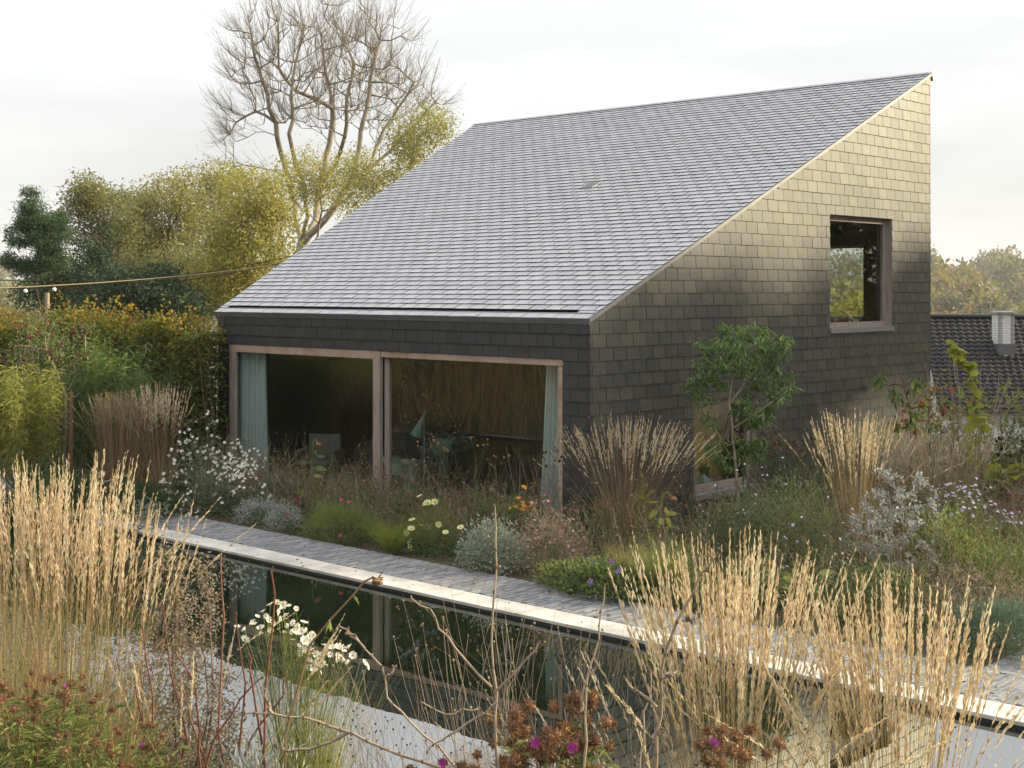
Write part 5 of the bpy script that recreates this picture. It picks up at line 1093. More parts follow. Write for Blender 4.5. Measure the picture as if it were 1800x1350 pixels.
mound('groundcover', 'green undergrowth right of the fountain grass', 'plant', (12.50, -2.34, 0.00, 0.40), 127, .6, 'aster_green', 1800, .06, .02, .4, group=G1)

def bigleaf(name, label, P, seed, rx, mat, n, ll, ratio):
    x, y, z, h = P; rng = np.random.default_rng(seed); t = thing(name, label, 'plant', (x, y, z), 'plants in front of the gable'); e, u = dome(n, rx, rx*.85, h*.85, rng, .6); b = e*[.3, .3, 0]
    m = MB(); tubes(m, b, e, .006, .004, 4, rng.random(n)); m.build('stems', M['fern_green'], t)
    scatter_parts(t, 'leaf', leaf_meshes(M[mat], ratio, 6, seed, ratio > .7), e, u*[1, 1, .2]+[0, 0, -.1], ll*rng.uniform(.6, 1.2, n), rng)
# ================================================================== bed in front of the gable
G2 = 'plants in front of the gable'
def peach():
    x, y, z, h = (10.25, 2.02, -0.00, 3.15); rng = np.random.default_rng(130); t = thing('peach_tree', 'small peach tree with glossy drooping leaves in front of the gable', 'tree', (x, y, z))
    rt_ = np.array([.733, .680, 0])
    def q(px, pz, dp=0): return rt_*px+np.array([0, 0, pz])+np.array([-.68, .733, 0])*dp
    limbs = [[q(0, 0), q(-.02, .6), q(-.06, 1.2), q(-.14, 1.9), q(-.10, 2.4)], [q(-.06, 1.0), q(-.35, 1.55), q(-.62, 1.95), q(-.72, 2.2)], [q(-.14, 1.9), q(.25, 2.35, .2), q(.6, 2.7, .2)], [q(-.1, 1.5), q(.3, 1.85, -.3), q(.65, 2.1, -.3)], [q(-.05, .9), q(-.4, 1.15, -.3), q(-.5, 1.35, -.4)]]
    nodes = []; par = []
    for l in limbs:
        l = np.array(l)
        if nodes: prev = int(np.linalg.norm(np.array(nodes)-l[0], axis=1).argmin())
        else: nodes.append(l[0]); par.append(-1); prev = 0
        for a, b in zip(l[:-1], l[1:]):
            for s in wiggle(a, b, 4, .012, rng)[1:]: nodes.append(s); par.append(prev); prev = len(nodes)-1
    att = []
    for c, r, n in ((q(.05, 2.75), (.62, .45), 70), (q(.55, 2.75), (.35, .30), 30), (q(.55, 2.2), (.38, .25), 26), (q(-.45, 2.35), (.28, .35), 24), (q(-.45, 2.75), (.25, .22), 14), (q(.25, 1.75), (.35, .28), 26), (q(.3, 1.25), (.25, .22), 12), (q(-.35, 1.3), (.15, .12), 5)):
        u = unit(rng.normal(size=(n, 3))); att.append(c+u*(rng.random(n)**.4)[:, None]*[r[0], r[0], r[1]])
    Pn, pr = colonize(np.concatenate(att), nodes, par, .10, 9, .11, 60); r, kids = radii(pr, .0035, 2.2); m = MB(); skeleton_mesh(m, Pn, pr, np.minimum(r, .032), rng, .005); m.build('trunk', M['pale_twig'], t, smooth=True)
    tp = Pn[(kids <= 1) & (r < .009)]; n = 7200; c = tp[rng.integers(0, len(tp), n)]+rng.normal(0, .045, (n, 3)); d = rdir(n, rng)*[1, 1, .5]+[0, 0, -.55]; l = .10*(.5+.7*rng.random(n)); m = MB(); leaves(m, c, d, l, l*.25, np.clip(rng.random(n)**1.2*.86+.14*(rng.random(n) > .95), 0, 1), rng, droop=.15); m.build('crown', M['peach_leaf'], t)
peach()
mound('aster', 'large dark green aster clump under the peach tree', 'plant', (12.34, -0.00, 0.00, 1.29), 131, .95, 'aster_green', 9500, .055, .011, .8, group=G2, flowers=[('lilac_petal', 46, .018, 9, 'flowers', False)])
mound('aster', 'dark green aster clump right behind the fountain grass', 'plant', (11.55, 0.02, 0.00, 0.99), 132, .75, 'aster_green', 5600, .055, .011, .6, group=G2, flowers=[('lilac_petal', 16, .018, 9, 'flowers', False)])
seed_stems('stonecrop', 'rusty topped perennials behind the aster clump', 'plant', (10.75, 2.82, -0.00, 1.44), 133, 60, .75, .35, 'aster_green', 'rust_head', .018, 4, .005, group=G2, leaf='mid_green')
mound('stonecrop', 'dim green foliage under the rusty tops', 'plant', (10.81, 2.88, -0.00, 0.94), 134, .85, 'aster_green', 3600, .06, .018, .6, group=G2)
feather_grass('slim upright tan grass in front of the gable', (12.62, 1.21, 0.00, 2.04), 'tan feather grasses', 135, 130, .22, .16, nl=50, wid=.0055, splen=.045, spk=16)
twiggy('eleagnus', 'silver leaved shrub at the right of the upright grass', 'shrub', (13.59, 0.54, -0.00, 1.46), 136, .80, 'pale_twig', 230, .003, ry=.7, group=G2, lo=.12, leafmat_='silver', nleaf=2600, ll=.062, lw=.026)
def sapling():
    x, y, z, h = (10.12, 7.71, 0.00, 2.26); rng = np.random.default_rng(137); t = thing('fruit_sapling', 'young fruit tree with drooping leaves near the far corner of the gable', 'tree', (x, y, z)); nodes = list(wiggle((0, 0, 0), (.02, .02, h*.42), 4, .01, rng)); par = [-1, 0, 1, 2, 3]
    n = 26; att = np.stack([rng.normal(0, .42, n), rng.normal(0, .4, n), h*(.5+.5*rng.random(n))], 1); Pn, pr = colonize(att, nodes, par, .13, 9, .14, 50); r, kids = radii(pr, .006, 2.1); m = MB(); skeleton_mesh(m, Pn, pr, np.minimum(r, .035), rng, .006); m.build('trunk', M['red_twig'], t)
    tp = Pn[kids == 0]; k = 420; c = tp[rng.integers(0, len(tp), k)]+rng.normal(0, .05, (k, 3)); m = MB(); leaves(m, c, rdir(k, rng)*[.6, .6, .3]+[0, 0, -.8], .14, .038, None, rng); m.build('crown', M['peach_leaf'], t)
sapling()
def smoke_bush():
    x, y, z, h = (10.42, 7.99, 0.00, 1.94); rng = np.random.default_rng(138); t = thing('smoke_bush', 'red and yellow leaved shrub against the white neighbour wall', 'shrub', (x, y, z), G2); n = 40; att = np.stack([rng.normal(0, .4, n), rng.normal(0, .4, n), h*(.35+.65*rng.random(n))], 1); Pn, pr = colonize(att, [(0, 0, 0), (0, 0, h*.2)], [-1, 0], .12, 9, .13, 50); r, kids = radii(pr, .005, 2.1); m = MB(); skeleton_mesh(m, Pn, pr, np.minimum(r, .03), rng, .006); m.build('branches', M['twig'], t)
    tp = Pn[kids == 0]; k = 70; c = tp[rng.integers(0, len(tp), k)]+rng.normal(0, .07, (k, 3)); scatter_parts(t, 'red_leaf', leaf_meshes(M['red_leaf'], .8, 4, 4), c, rdir(k, rng), .12*rng.uniform(.6, 1.2, k), rng)
    k = 420; c = tp[rng.integers(0, len(tp), k)]+rng.normal(0, .12, (k, 3)); m = MB(); leaves(m, c, rdir(k, rng), .09, .06, None, rng); m.build('yellow_leaves', M['lime_green'], t)
smoke_bush()
feather_grass('broad honey coloured grass clump behind the silver shrub', (11.46, 6.06, 0.00, 1.37), 'tan feather grasses', 139, 330, .34, .55, nl=260, wid=.007, splen=.05, spk=12, hv=.2, stem='straw', plume='grass_plume')
def vine():
    x, y, z, h = (11.88, 6.45, 0.00, 2.77); rng = np.random.default_rng(140); t = thing('vine', 'tall bare stems with a trailing vine of bright yellow leaves', 'vine', (x, y, z)); m = MB()
    for k in range(11):
        a = rng.random()*6.28; b = np.array([math.cos(a)*.08, math.sin(a)*.08, 0]); e = b+np.array([math.cos(a)*rng.uniform(.1, .75), math.sin(a)*rng.uniform(.1, .75), h*rng.uniform(.65, .95)]); pts = wiggle(b, e, 7, .02, rng); limb(m, pts, .012, .004, 5, rng.random())
        for j in range(4): s = pts[rng.integers(3, 7)]; limb(m, wiggle(s, s+rng.normal(0, .25, 3)+[0, 0, .25], 3, .01, rng), .004, .002, 3, rng.random())
    m.build('stems', M['pale_twig'], t); rt_ = np.array([.733, .680, 0]); sp = np.array([rt_*-.42+[0, 0, h*.99], rt_*-.25+[0, 0, h*.93], rt_*-.12+[0, 0, h*.84], rt_*-.02+[0, 0, h*.74], rt_*.02+[0, 0, h*.62], rt_*.06+[0, 0, h*.48], rt_*0+[0, 0, h*.36], rt_*.02+[0, 0, h*.25]])
    m = MB(); limb(m, sp, .006, .006, 4); m.build('runner', M['fern_green'], t); n = 84; u = rng.random(n)*7; i = u.astype(int); c = sp[i]+(sp[i+1]-sp[i])*(u-i)[:, None]+rng.normal(0, .045, (n, 3)); scatter_parts(t, 'leaf', leaf_meshes(M['vine_leaf'], .85, 5, 3, True), c, rdir(n, rng)*[1, 1, .3]+[.3, -.3, -.35], .18*rng.uniform(.6, 1.2, n), rng)
vine()
mound('aster', 'pale lilac asters in flower in front of the bare stems', 'plant', (13.63, 2.21, -0.00, 0.96), 141, .62, 'fern_green', 2600, .06, .014, .5, group=G2, flowers=[('lilac_petal', 90, .024, 9, 'flowers', True)])
mound('aster', 'lower lilac asters at the right edge near the planter', 'plant', (13.94, 3.04, 0.00, 0.54), 142, .5, 'mid_green', 1800, .06, .014, group=G2, flowers=[('lilac_petal', 40, .022, 9, 'flowers', True)])
mound('fennel', 'bright green leafy perennials below the lilac asters', 'plant', (14.11, 0.71, -0.00, 0.84), 143, .7, 'fern_green', 3200, .075, .018, .5, group=G2)
mound('perennials', 'olive mixed perennials at the right edge below the asters', 'plant', (15.01, 0.46, 0.00, 0.70), 144, .75, 'mid_green', 3600, .06, .014, .6, group=G2)
twiggy('dry_shrub', 'mauve brown dried shrub behind the big foreground grass', 'shrub', (15.35, -1.27, 0.00, 0.73), 145, .85, 'twig', 520, .0022, bits='mauve_dry', nb=4200, bsize=.026, group=G2, lo=.05)
mound('lavender', 'dark green needle leaved mound at the corner of the side path', 'plant', (15.97, -1.86, 0.00, 0.57), 146, .72, 'blue_green', 5200, .085, .008, .6, group=G2)
mound('groundcover', 'undergrowth below the silver shrub', 'plant', (14.39, -1.46, 0.00, 0.53), 147, .8, 'aster_green', 2600, .07, .022, .6, group=G2)
bigleaf('hosta', 'broad leaved green plant below the aster clump', (13.41, -1.50, 0.00, 0.40), 148, .45, 'mid_green', 60, .22, .45)
mound('groundcover', 'dim undergrowth left of the broad leaves', 'plant', (12.81, -1.58, 0.00, 0.43), 149, .6, 'aster_green', 1700, .06, .018, .5, group=G2)
tussock('straw_mat', 'flattened mat of straw on the soil below the upright grass', (14.00, -1.71, 0.00, 0.23), 150, 'straw', 420, .25, .004, 1.4, spread=1.4)
# right-hand kitchen garden: rusty planter, big leaves, bushes
def planter():
    a, b = np.array((12.55, 6.29, 0.00)), np.array((11.06, 8.97, 0.00)); t = thing('planter_box', 'rusty steel planter box at the right edge', 'planter', tuple(a)); u = unit(b-a); Ln = np.linalg.norm(b-a)*1.9; v = np.array([-u[1], u[0], 0]); v = v if v@np.array([.733, .68, 0]) > 0 else -v; h = .34; m = MB()
    def wall(p, q, w_, nm):
        m = MB(); dd = unit(q-p); nn = np.array([-dd[1], dd[0], 0])*w_; V = [p, q, q+nn, p+nn]; V = V+[x+[0, 0, h] for x in V]; m.add(V, [(0, 3, 2, 1), (4, 5, 6, 7), (0, 1, 5, 4), (1, 2, 6, 5), (2, 3, 7, 6), (3, 0, 4, 7)]); m.build(nm, M['rust'], t)
    z = np.zeros(3); wall(z, u*Ln, -.03, 'side_panel'); wall(z+v*1.4, u*Ln+v*1.4, -.03, 'side_panel'); wall(z, v*1.4, .03, 'end_panel'); wall(u*Ln, u*Ln+v*1.4, .03, 'end_panel')
    m = MB(); m.ngons([z+[0, 0, h-.05], u*Ln+[0, 0, h-.05], u*Ln+v*1.4+[0, 0, h-.05], v*1.4+[0, 0, h-.05]], [[0, 1, 2, 3]]); m.build('soil', M['soil'], t)
planter()
def pot(label, P, r):
    x, y, z, h = P; t = thing('flower_pot', label, 'pot', (x, y, z)); m = MB(); tubes(m, [(0, 0, 0), (0, 0, h*.82)], [(0, 0, h*.82), (0, 0, h)], [r*.72, r], [r*.93, r], 18); m.build('bowl', M['terracotta'], t, smooth=True); m = MB(); m.ngons([(r*.95*math.cos(a), r*.95*math.sin(a), h*.93) for a in np.linspace(0, 6.283, 19)[:-1]], [list(range(18))]); m.build('soil', M['soil'], t)
M['terracotta'] = surf('terracotta', [(0.20,0.085,0.055),(0.28,0.12,0.075)], scale=8, rough=.85)
pot('terracotta pot in front of the rusty planter', (12.91, 5.66, 0.00, 0.28), .20)
bigleaf('squash', 'yellow and green big leaved squash in the planter', (12.03, 7.85, -0.00, 1.02), 151, .55, 'vine_leaf', 80, .24, .85)
bigleaf('squash', 'fading yellow squash leaves left of the planter', (11.42, 7.99, 0.00, 0.71), 152, .5, 'lime_green', 70, .18, .8)
twiggy('bush', 'olive bush against the black roof at the right edge', 'bush', (11.06, 9.78, -0.00, 1.92), 153, .85, 'twig', 300, .004, lo=.15, leafmat_='lime_green', nleaf=3000, ll=.055, lw=.022)
twiggy('bush', 'yellow green bush between the honey grass and the vine', 'bush', (10.40, 9.17, -0.00, 1.69), 154, .65, 'twig', 240, .004, lo=.15, leafmat_='lime_green', nleaf=2200, ll=.06, lw=.03)
mound('bush', 'dark green bush low at the right edge under the black roof', 'bush', (11.61, 9.10, 0.00, 1.50), 155, .8, 'mid_green', 2600, .06, .025)
seed_stems('dried_sunflower', 'black dried flower heads on stems behind the planter', 'plant', (12.05, 7.01, 0.00, 1.13), 156, 12, .5, .4, 'twig', 'dark_head', .035, 1, .006)
mound('groundcover', 'olive undergrowth below the honey grass', 'plant', (12.67, 3.01, -0.00, 0.52), 157, .9, 'aster_green', 2600, .06, .02, .6, group=G2)

# ================================================================== left end of the bed
feather_grass('dense brown grass clump in front of the bamboo', (1.04, -2.70, -0.00, 1.94), 'brown winter grasses', 160, 330, .10, .30, nl=60, wid=.007, splen=.05, spk=10, stem='brown_stem', plume='brown_plume', pl=.22)
feather_grass('tall narrow grass clump right of the dense brown one', (1.53, -2.24, -0.00, 2.07), 'brown winter grasses', 161, 120, .12, .16, nl=40, wid=.006, splen=.05, spk=14, stem='brown_stem', plume='grass_plume', pl=.25)
mound('perennials', 'dim undergrowth at the foot of the brown grasses', 'plant', (2.38, -3.14, 0.00, 0.50), 162, .9, 'dark_green', 3200, .07, .02, .6)
mound('perennials', 'dark plants under the hedge behind the gaura', 'plant', (1.05, -1.27, -0.00, 1.08), 163, .7, 'dark_green', 2600, .07, .02, .5)
twiggy('honeysuckle', 'sparse grey leaved shrub leaning over the left end of the path', 'shrub', (3.66, -4.09, -0.00, 0.53), 164, .75, 'twig', 240, .002, leafmat_='grey_green', nleaf=1700, ll=.035, lw=.018, lo=.05)
mound('perennials', 'leafy plants below the left bamboo', 'plant', (1.32, -4.13, 0.00, 0.82), 165, 1.2, 'dark_green', 3200, .09, .025, .7)
def stick():
    a, b = np.array((0.73, -3.35, 0.25)), np.array((1.65, -2.95, 0.55)); t = thing('garden_tool', 'pale tool handle leaning through the grasses at left', 'tool', tuple(a*[1, 1, 0])); m = MB(); limb(m, [a*[0, 0, 1], (b-a)+a*[0, 0, 1]], .016, .014, 8); m.build('handle', M['silver'], t)
stick()
def pebbles():
    rng = np.random.default_rng(166); m = MB()
    for k in range(700):
        x, y = rng.uniform(-1.5, 2.2), rng.uniform(-2.65, -1.7); blob(m, (x, y, .012), (.03*rng.uniform(.5, 1.2), .025*rng.uniform(.5, 1.2), .018), rng, k=5, rings=3)
    o = m.build('gravel', M['pebble']); tag(o, 'loose pebbles beside the left end of the path', 'gravel', kind='stuff')
pebbles()

# ================================================================== foreground on the bank
G3 = 'tall straw coloured grasses in the foreground'
feather_grass('tall straw grass at the left picture edge', (13.67, -11.21, 0.58, 1.94), G3, 170, 140, .13, .20, nl=90, spk=34, pl=.3, splen=.032)
feather_grass('tallest straw grass left of the pool', (14.21, -11.12, 0.54, 2.12), G3, 171, 180, .125, .20, nl=110, spk=34, pl=.3, splen=.032)
feather_grass('straw grass next to the dead shrub', (14.70, -11.07, 0.52, 1.96), G3, 172, 42, .15, .10, nl=60, spk=34, lean=(.05, .03), pl=.3, splen=.032)
feather_grass('large straw grass fanning out at the left of the right group', (17.86, -9.50, 0.01, 2.40), G3, 173, 190, .135, .12, nl=110, spk=44, pl=.27, splen=.032, bendk=.24)
feather_grass('small straw grass in the gap of the right group', (18.24, -9.29, 0.00, 2.00), G3, 174, 14, .14, .08, nl=40, spk=34, pl=.29, splen=.032)
feather_grass('large straw grass at the right of the right group', (18.57, -9.12, 0.00, 2.24), G3, 175, 200, .125, .13, nl=120, spk=44, pl=.27, splen=.032, bendk=.24)
feather_grass('straw stems bending out over the right end of the pool edge', (18.70, -9.41, 0.01, 1.97), G3, 176, 22, .75, .12, nl=10, spk=34, bendk=.75, lean=(.18, .16), splen=.03)
feather_grass('bent grass stems arching left over the pool edge', (18.09, -9.83, 0.07, 1.99), G3, 177, 40, .75, .12, nl=10, spk=34, bendk=.75, lean=(-.30, -.28), splen=.03)
feather_grass('few leaning straw stems in front of the dead shrub', (15.85, -11.37, 0.66, 1.42), G3, 178, 12, .55, .10, nl=0, spk=40, lean=(.20, .18), splen=.032)
twiggy('dead_shrub', 'dead grey brown shrub full of seed heads left of the water', 'shrub', (14.63, -10.59, 0.31, 1.78), 180, .36, 'twig', 800, .0026, bits='mauve_dry', nb=9000, bsize=.022, lo=.15)
def whips(label, specs, mat, name='dogwood', cat='shrub', seed=181, r=.006, group=None):
    """shrub of long whippy shoots; each spec is a list of points from the foot up"""
    rng = np.random.default_rng(seed); o = np.array(specs[0][0]); t = thing(name, label, cat, tuple(o), group); m = MB(); mb_ = MB()
    for sp_ in specs:
        p = np.array(sp_)-o; pts = [p[0]]
        for a, b in zip(p[:-1], p[1:]): pts += list(wiggle(a, b, 3, .008, rng)[1:])
        limb(m, pts, r, r*.5, 6, rng.random())
        for q in pts[1:]: blob(mb_, q+rng.normal(0, .4*r, 3), (r*.8, r*.8, r*1.5), rng, k=5, rings=3)
        m.build('shoot', M[mat], t, smooth=True); m = MB()
    mb_.build('buds', M['twig'], t); return t
whips('red brown dogwood shoots rising in front of the water', [[(15.27, -11.09, 0.77), (15.34, -11.03, 1.14), (15.27, -11.09, 1.51), (15.15, -11.06, 1.86)], [(15.54, -10.83, 0.77), (15.46, -10.91, 1.17), (15.40, -10.83, 1.80), (15.30, -10.78, 2.11)], [(15.59, -10.79, 0.77), (15.54, -10.83, 1.08), (15.57, -10.81, 1.45), (15.53, -10.85, 1.83)], [(15.80, -10.87, 0.84), (15.81, -10.86, 1.36), (15.84, -10.84, 1.75), (15.84, -10.84, 2.10)], [(15.82, -10.85, 0.90), (15.75, -10.91, 1.57), (15.75, -10.92, 1.66)], [(15.58, -11.08, 0.84), (15.55, -11.10, 1.14), (15.54, -11.11, 1.48), (15.46, -11.18, 1.66)], [(15.42, -11.08, 0.80), (15.27, -11.23, 1.17), (15.21, -11.28, 1.54)], [(15.47, -11.04, 0.86), (15.53, -10.99, 1.17), (15.63, -10.89, 1.39), (15.72, -10.81, 1.51)], [(15.54, -10.98, 0.86), (15.45, -11.06, 1.23), (15.40, -11.10, 1.45)], [(15.58, -10.94, 0.86), (15.67, -10.85, 1.17), (15.81, -10.73, 1.42), (15.82, -10.72, 1.54)], [(15.18, -11.03, 0.79), (15.12, -11.10, 1.14), (15.10, -11.11, 1.45), (15.07, -11.14, 1.74)]], 'red_twig', r=.008)
def daisy():
    x, y, z, h = (15.14, -10.12, 0.14, 1.51); rng = np.random.default_rng(182); t = thing('cosmos_plant', 'white flowering cosmos with feathery leaves in front of the water', 'plant', (x, y, z)); rt_ = np.array([.733, .680, 0]); top = []; m = MB()
    for px, py in [(417,1102),(430,1108),(440,1090),(452,1084),(462,1075),(475,1063),(487,1060),(497,1062),(508,1066),(470,1090),(480,1096),(495,1090),(506,1100),(515,1095),(524,1103),(530,1110),(540,1107),(545,1118),(552,1115),(500,1112),(515,1125),(525,1135),(530,1142),(537,1150),(545,1158),(552,1165),(560,1172),(565,1180),(572,1135),(585,1140),(596,1140),(605,1145),(612,1140),(600,1155),(612,1165),(590,1160),(640,1165),(645,1172),(520,1070),(430,1125),(555,1150),(565,1150),(447,1098),(468,1083),(486,1072),(500,1078),(511,1110),(521,1116),(534,1127),(541,1138),(549,1142),(558,1160),(566,1166),(534,1095),(548,1128),(528,1150),(543,1170),(552,1180),(592,1150),(604,1160),(620,1152),(580,1150),(476,1110),(490,1106),(458,1104)]:
        d = 8.4+rng.normal(0, .12); p = CAM+np.array([-.680, .733, 0])*d+rt_*((px-900)/2439.8*d)+[0, 0, -(py-508.6)/2439.8*d]-np.array([x, y, z]); top.append(p); b = rng.normal(0, .07, 3)*[1, 1, 0]; limb(m, wiggle(b, p, 6, .012, rng), .003, .0018, 3, rng.random())
    m.build('stems', M['fern_green'], t); top = np.array(top); scatter_parts(t, 'flower', flower_meshes(M['white_petal'], M['yellow_eye'], 8, .62, .45, 6), top, unit(rng.normal(0, .7, top.shape)+[.3, -.25, .6]), .027*rng.uniform(.6, 1.2, len(top)), rng)
    n = 3800; i = rng.integers(0, len(top), n); s = .25+.7*rng.random(n); p = top[i]*s[:, None]+rng.normal(0, .05, (n, 3)); m = MB(); ribbons(m, p, rdir(n, rng)+[0, 0, .5], .07*(.5+.8*rng.random(n)), .002, rng.normal(0, .2, (n, 3)), 2, None, rng, 'blade'); m.build('foliage', M['fern_green'], t)
daisy()
tussock('feather_grass', 'pale fluffy grass tuft in front of the white water', (15.28, -10.13, 0.14, 1.16), 183, 'lime_green', 800, .07, .0022, .5, spread=.28)
tussock('feather_grass', 'upper cream haze of seed on the fluffy grass tuft', (15.24, -10.03, 0.11, 1.28), 184, 'grass_plume', 260, .05, .0016, .6, spread=.3)
def swept():
    x, y, z, h = (15.29, -9.71, 0.04, 1.07); rng = np.random.default_rng(185); t = thing('feather_grass', 'wind swept tuft of fine tan grass arching to the right', 'grass', (x, y, z)); rt_ = np.array([.733, .680, 0]); n = 420; m = MB()
    d = unit(rt_*.35+np.array([0, 0, 1])+rng.normal(0, .09, (n, 3))); bd = rt_*(.35+.3*rng.random((n, 1)))+np.array([0, 0, -1])*(.25+.45*rng.random((n, 1)))
    ribbons(m, rng.normal(0, .05, (n, 3))*[1, 1, 0], d, h*(.85+.45*rng.random(n)), .0022, bd, 8, None, rng, 'blade'); m.build('blades', M['grass_stem'], t)
swept()
HEADS = head_meshes(M['rust_head']); MAG = flower_meshes(M['magenta_petal'], M['magenta_petal'], 17, .22, .7, 3)
def seedhead_clump(label, P, seed, rx, nh, hr, group, nleaf=900, mag=4, leaf='fern_green', lw=.012, ry=None):
    """aster-like clump with round rusty seed heads above pale green leaves"""
    x, y, z, h = P; rng = np.random.default_rng(seed); t = thing('spent_aster', label, 'plant', (x, y, z), group); ry = ry or rx; e = np.stack([rng.uniform(-rx, rx, nh), rng.uniform(-ry, ry, nh), h*(.80+.20*rng.random(nh))], 1); e[:, 2] -= .10*h*np.abs(e[:, 0]/rx)**2*.5; b = e*[.35, .35, 0]; ms = MB(); mh = MB(); mp = MB()
    for k in range(nh): limb(ms, wiggle(b[k], e[k], 5, .01, rng), .004, .0022, 4, rng.random())
    ms.build('stems', M['brown_stem'], t)
    scatter_parts(t, 'seed_head', HEADS, e, unit(rng.normal(0, .5, e.shape)+[0, 0, 1]), hr*rng.uniform(.75, 1.35, nh), rng)
    k = rng.choice(nh, mag, replace=False); scatter_parts(t, 'flower', MAG, e[k]+[.02, -.02, .012], unit(rng.normal(0, .5, (mag, 3))+[.3, -.4, .6]), hr*.75, rng); n = nleaf; i = rng.integers(0, nh, n); s = .3+.62*rng.random(n); p = b[i]+(e[i]-b[i])*s[:, None]; m = MB(); l = .075*(.5+.8*rng.random(n)); leaves(m, p+rng.normal(0, .015, (n, 3)), rdir(n, rng)*[1, 1, .4]+[0, 0, .25], l, l*.2, None, rng, droop=.2); m.build('foliage', M[leaf], t)
G4 = 'spent asters with rusty seed heads'
seedhead_clump('big clump of rusty round seed heads at the bottom centre', (18.03, -11.12, 0.54, 1.39), 190, .24, 60, .031, G4, 1500, 5)
seedhead_clump('smaller clump of rusty seed heads at the foot of the right grasses', (18.71, -10.76, 0.38, 1.51), 191, .15, 24, .029, G4, 500, 2)
seedhead_clump('scatter of dark seed heads at the bottom left corner', (15.28, -11.90, 0.92, 0.69), 192, .36, 60, .021, G4, 1800, 3)
seedhead_clump('small brown seed heads in front of the straw grass foot', (15.93, -11.84, 0.89, 0.61), 193, .26, 34, .018, G4, 700, 1)
seedhead_clump('few seed heads low between the two lower clumps', (17.83, -11.44, 0.70, 1.08), 194, .2, 9, .027, G4, 500, 1)
seed_stems('scabious', 'wiry grey stems with tiny round heads behind the seed head clump', 'plant', (17.42, -10.46, 0.26, 1.79), 195, 42, .30, .75, 'pale_twig', 'straw', .0055, 3, .0022)
seed_stems('scabious', 'fine dark seed stems in front of the white water', 'plant', (16.49, -10.23, 0.18, 1.26), 196, 34, .35, .5, 'twig', 'dark_head', .005, 3, .0018)
G5 = 'bare twigs rising from the bottom edge'
whips('tall pale twig left of the centre reaching above the pool edge', [[(17.97, -11.32, 1.56), (17.95, -11.33, 1.88), (17.94, -11.34, 2.18), (17.96, -11.33, 2.48), (17.95, -11.33, 2.73)], [(17.95, -11.33, 1.98), (18.03, -11.26, 2.09), (18.08, -11.21, 2.18)], [(17.94, -11.34, 2.00), (17.83, -11.44, 2.16), (17.77, -11.49, 2.28), (17.70, -11.56, 2.36)], [(17.95, -11.33, 1.88), (17.91, -11.37, 1.91), (17.83, -11.44, 1.89), (17.73, -11.53, 1.94)], [(17.96, -11.33, 1.94), (17.90, -11.38, 1.88), (17.82, -11.46, 1.81), (17.75, -11.52, 1.74)]], 'pale_twig', 'twig_shoot', 'twig', 201, .006, G5)
whips('slender twig right of the centre leaning over the far pool edge', [[(18.28, -11.16, 1.60), (18.28, -11.16, 1.91), (18.29, -11.15, 2.09), (18.32, -11.12, 2.27), (18.34, -11.11, 2.43)], [(18.27, -11.17, 1.93), (18.28, -11.17, 2.01), (18.31, -11.13, 2.10)]], 'pale_twig', 'twig_shoot', 'twig', 202, .0055, G5)
whips('stout dark twig slanting up to the right in front of the grass', [[(18.60, -11.14, 1.63), (18.61, -11.13, 1.91), (18.62, -11.12, 2.12), (18.67, -11.08, 2.34), (18.73, -11.01, 2.52), (18.78, -10.97, 2.59)], [(18.62, -11.12, 2.11), (18.64, -11.10, 2.14), (18.67, -11.08, 2.15)], [(18.68, -11.06, 2.34), (18.71, -11.04, 2.34), (18.73, -11.02, 2.36)], [(18.61, -11.13, 2.01), (18.56, -11.18, 2.07), (18.52, -11.21, 2.12)], [(18.60, -11.13, 1.89), (18.62, -11.12, 1.91), (18.63, -11.11, 1.92)]], 'pale_twig', 'twig_shoot', 'twig', 203, .008, G5)
whips('straight short twig between the dark twig and the seed heads', [[(18.49, -11.10, 1.59), (18.50, -11.09, 1.79), (18.51, -11.08, 1.96), (18.53, -11.06, 2.12)]], 'pale_twig', 'twig_shoot', 'twig', 204, .005, G5)
whips('crooked pale twig climbing from the bottom towards the white flowers', [[(17.54, -10.90, 1.29), (17.40, -11.03, 1.49), (17.26, -11.16, 1.68), (17.18, -11.22, 1.78), (17.17, -11.24, 1.92), (17.08, -11.32, 2.06), (17.03, -11.37, 2.10)], [(17.18, -11.23, 1.87), (17.20, -11.21, 1.89), (17.21, -11.20, 1.92)], [(17.11, -11.29, 2.00), (17.07, -11.33, 2.05), (17.06, -11.34, 2.09)]], 'pale_twig', 'twig_shoot', 'twig', 205, .006, G5)
whips('grey branch lying across the bottom left of the water', [[(17.46, -10.70, 1.19), (17.30, -10.84, 1.36), (17.07, -11.05, 1.46), (16.92, -11.20, 1.56), (16.80, -11.30, 1.61), (16.65, -11.45, 1.65), (16.55, -11.54, 1.65)], [(16.90, -11.21, 1.56), (16.80, -11.30, 1.50), (16.71, -11.39, 1.48), (16.66, -11.44, 1.50)], [(16.65, -11.45, 1.65), (16.63, -11.46, 1.70), (16.62, -11.47, 1.75)]], 'pale_twig', 'twig_shoot', 'branch', 206, .009, G5)
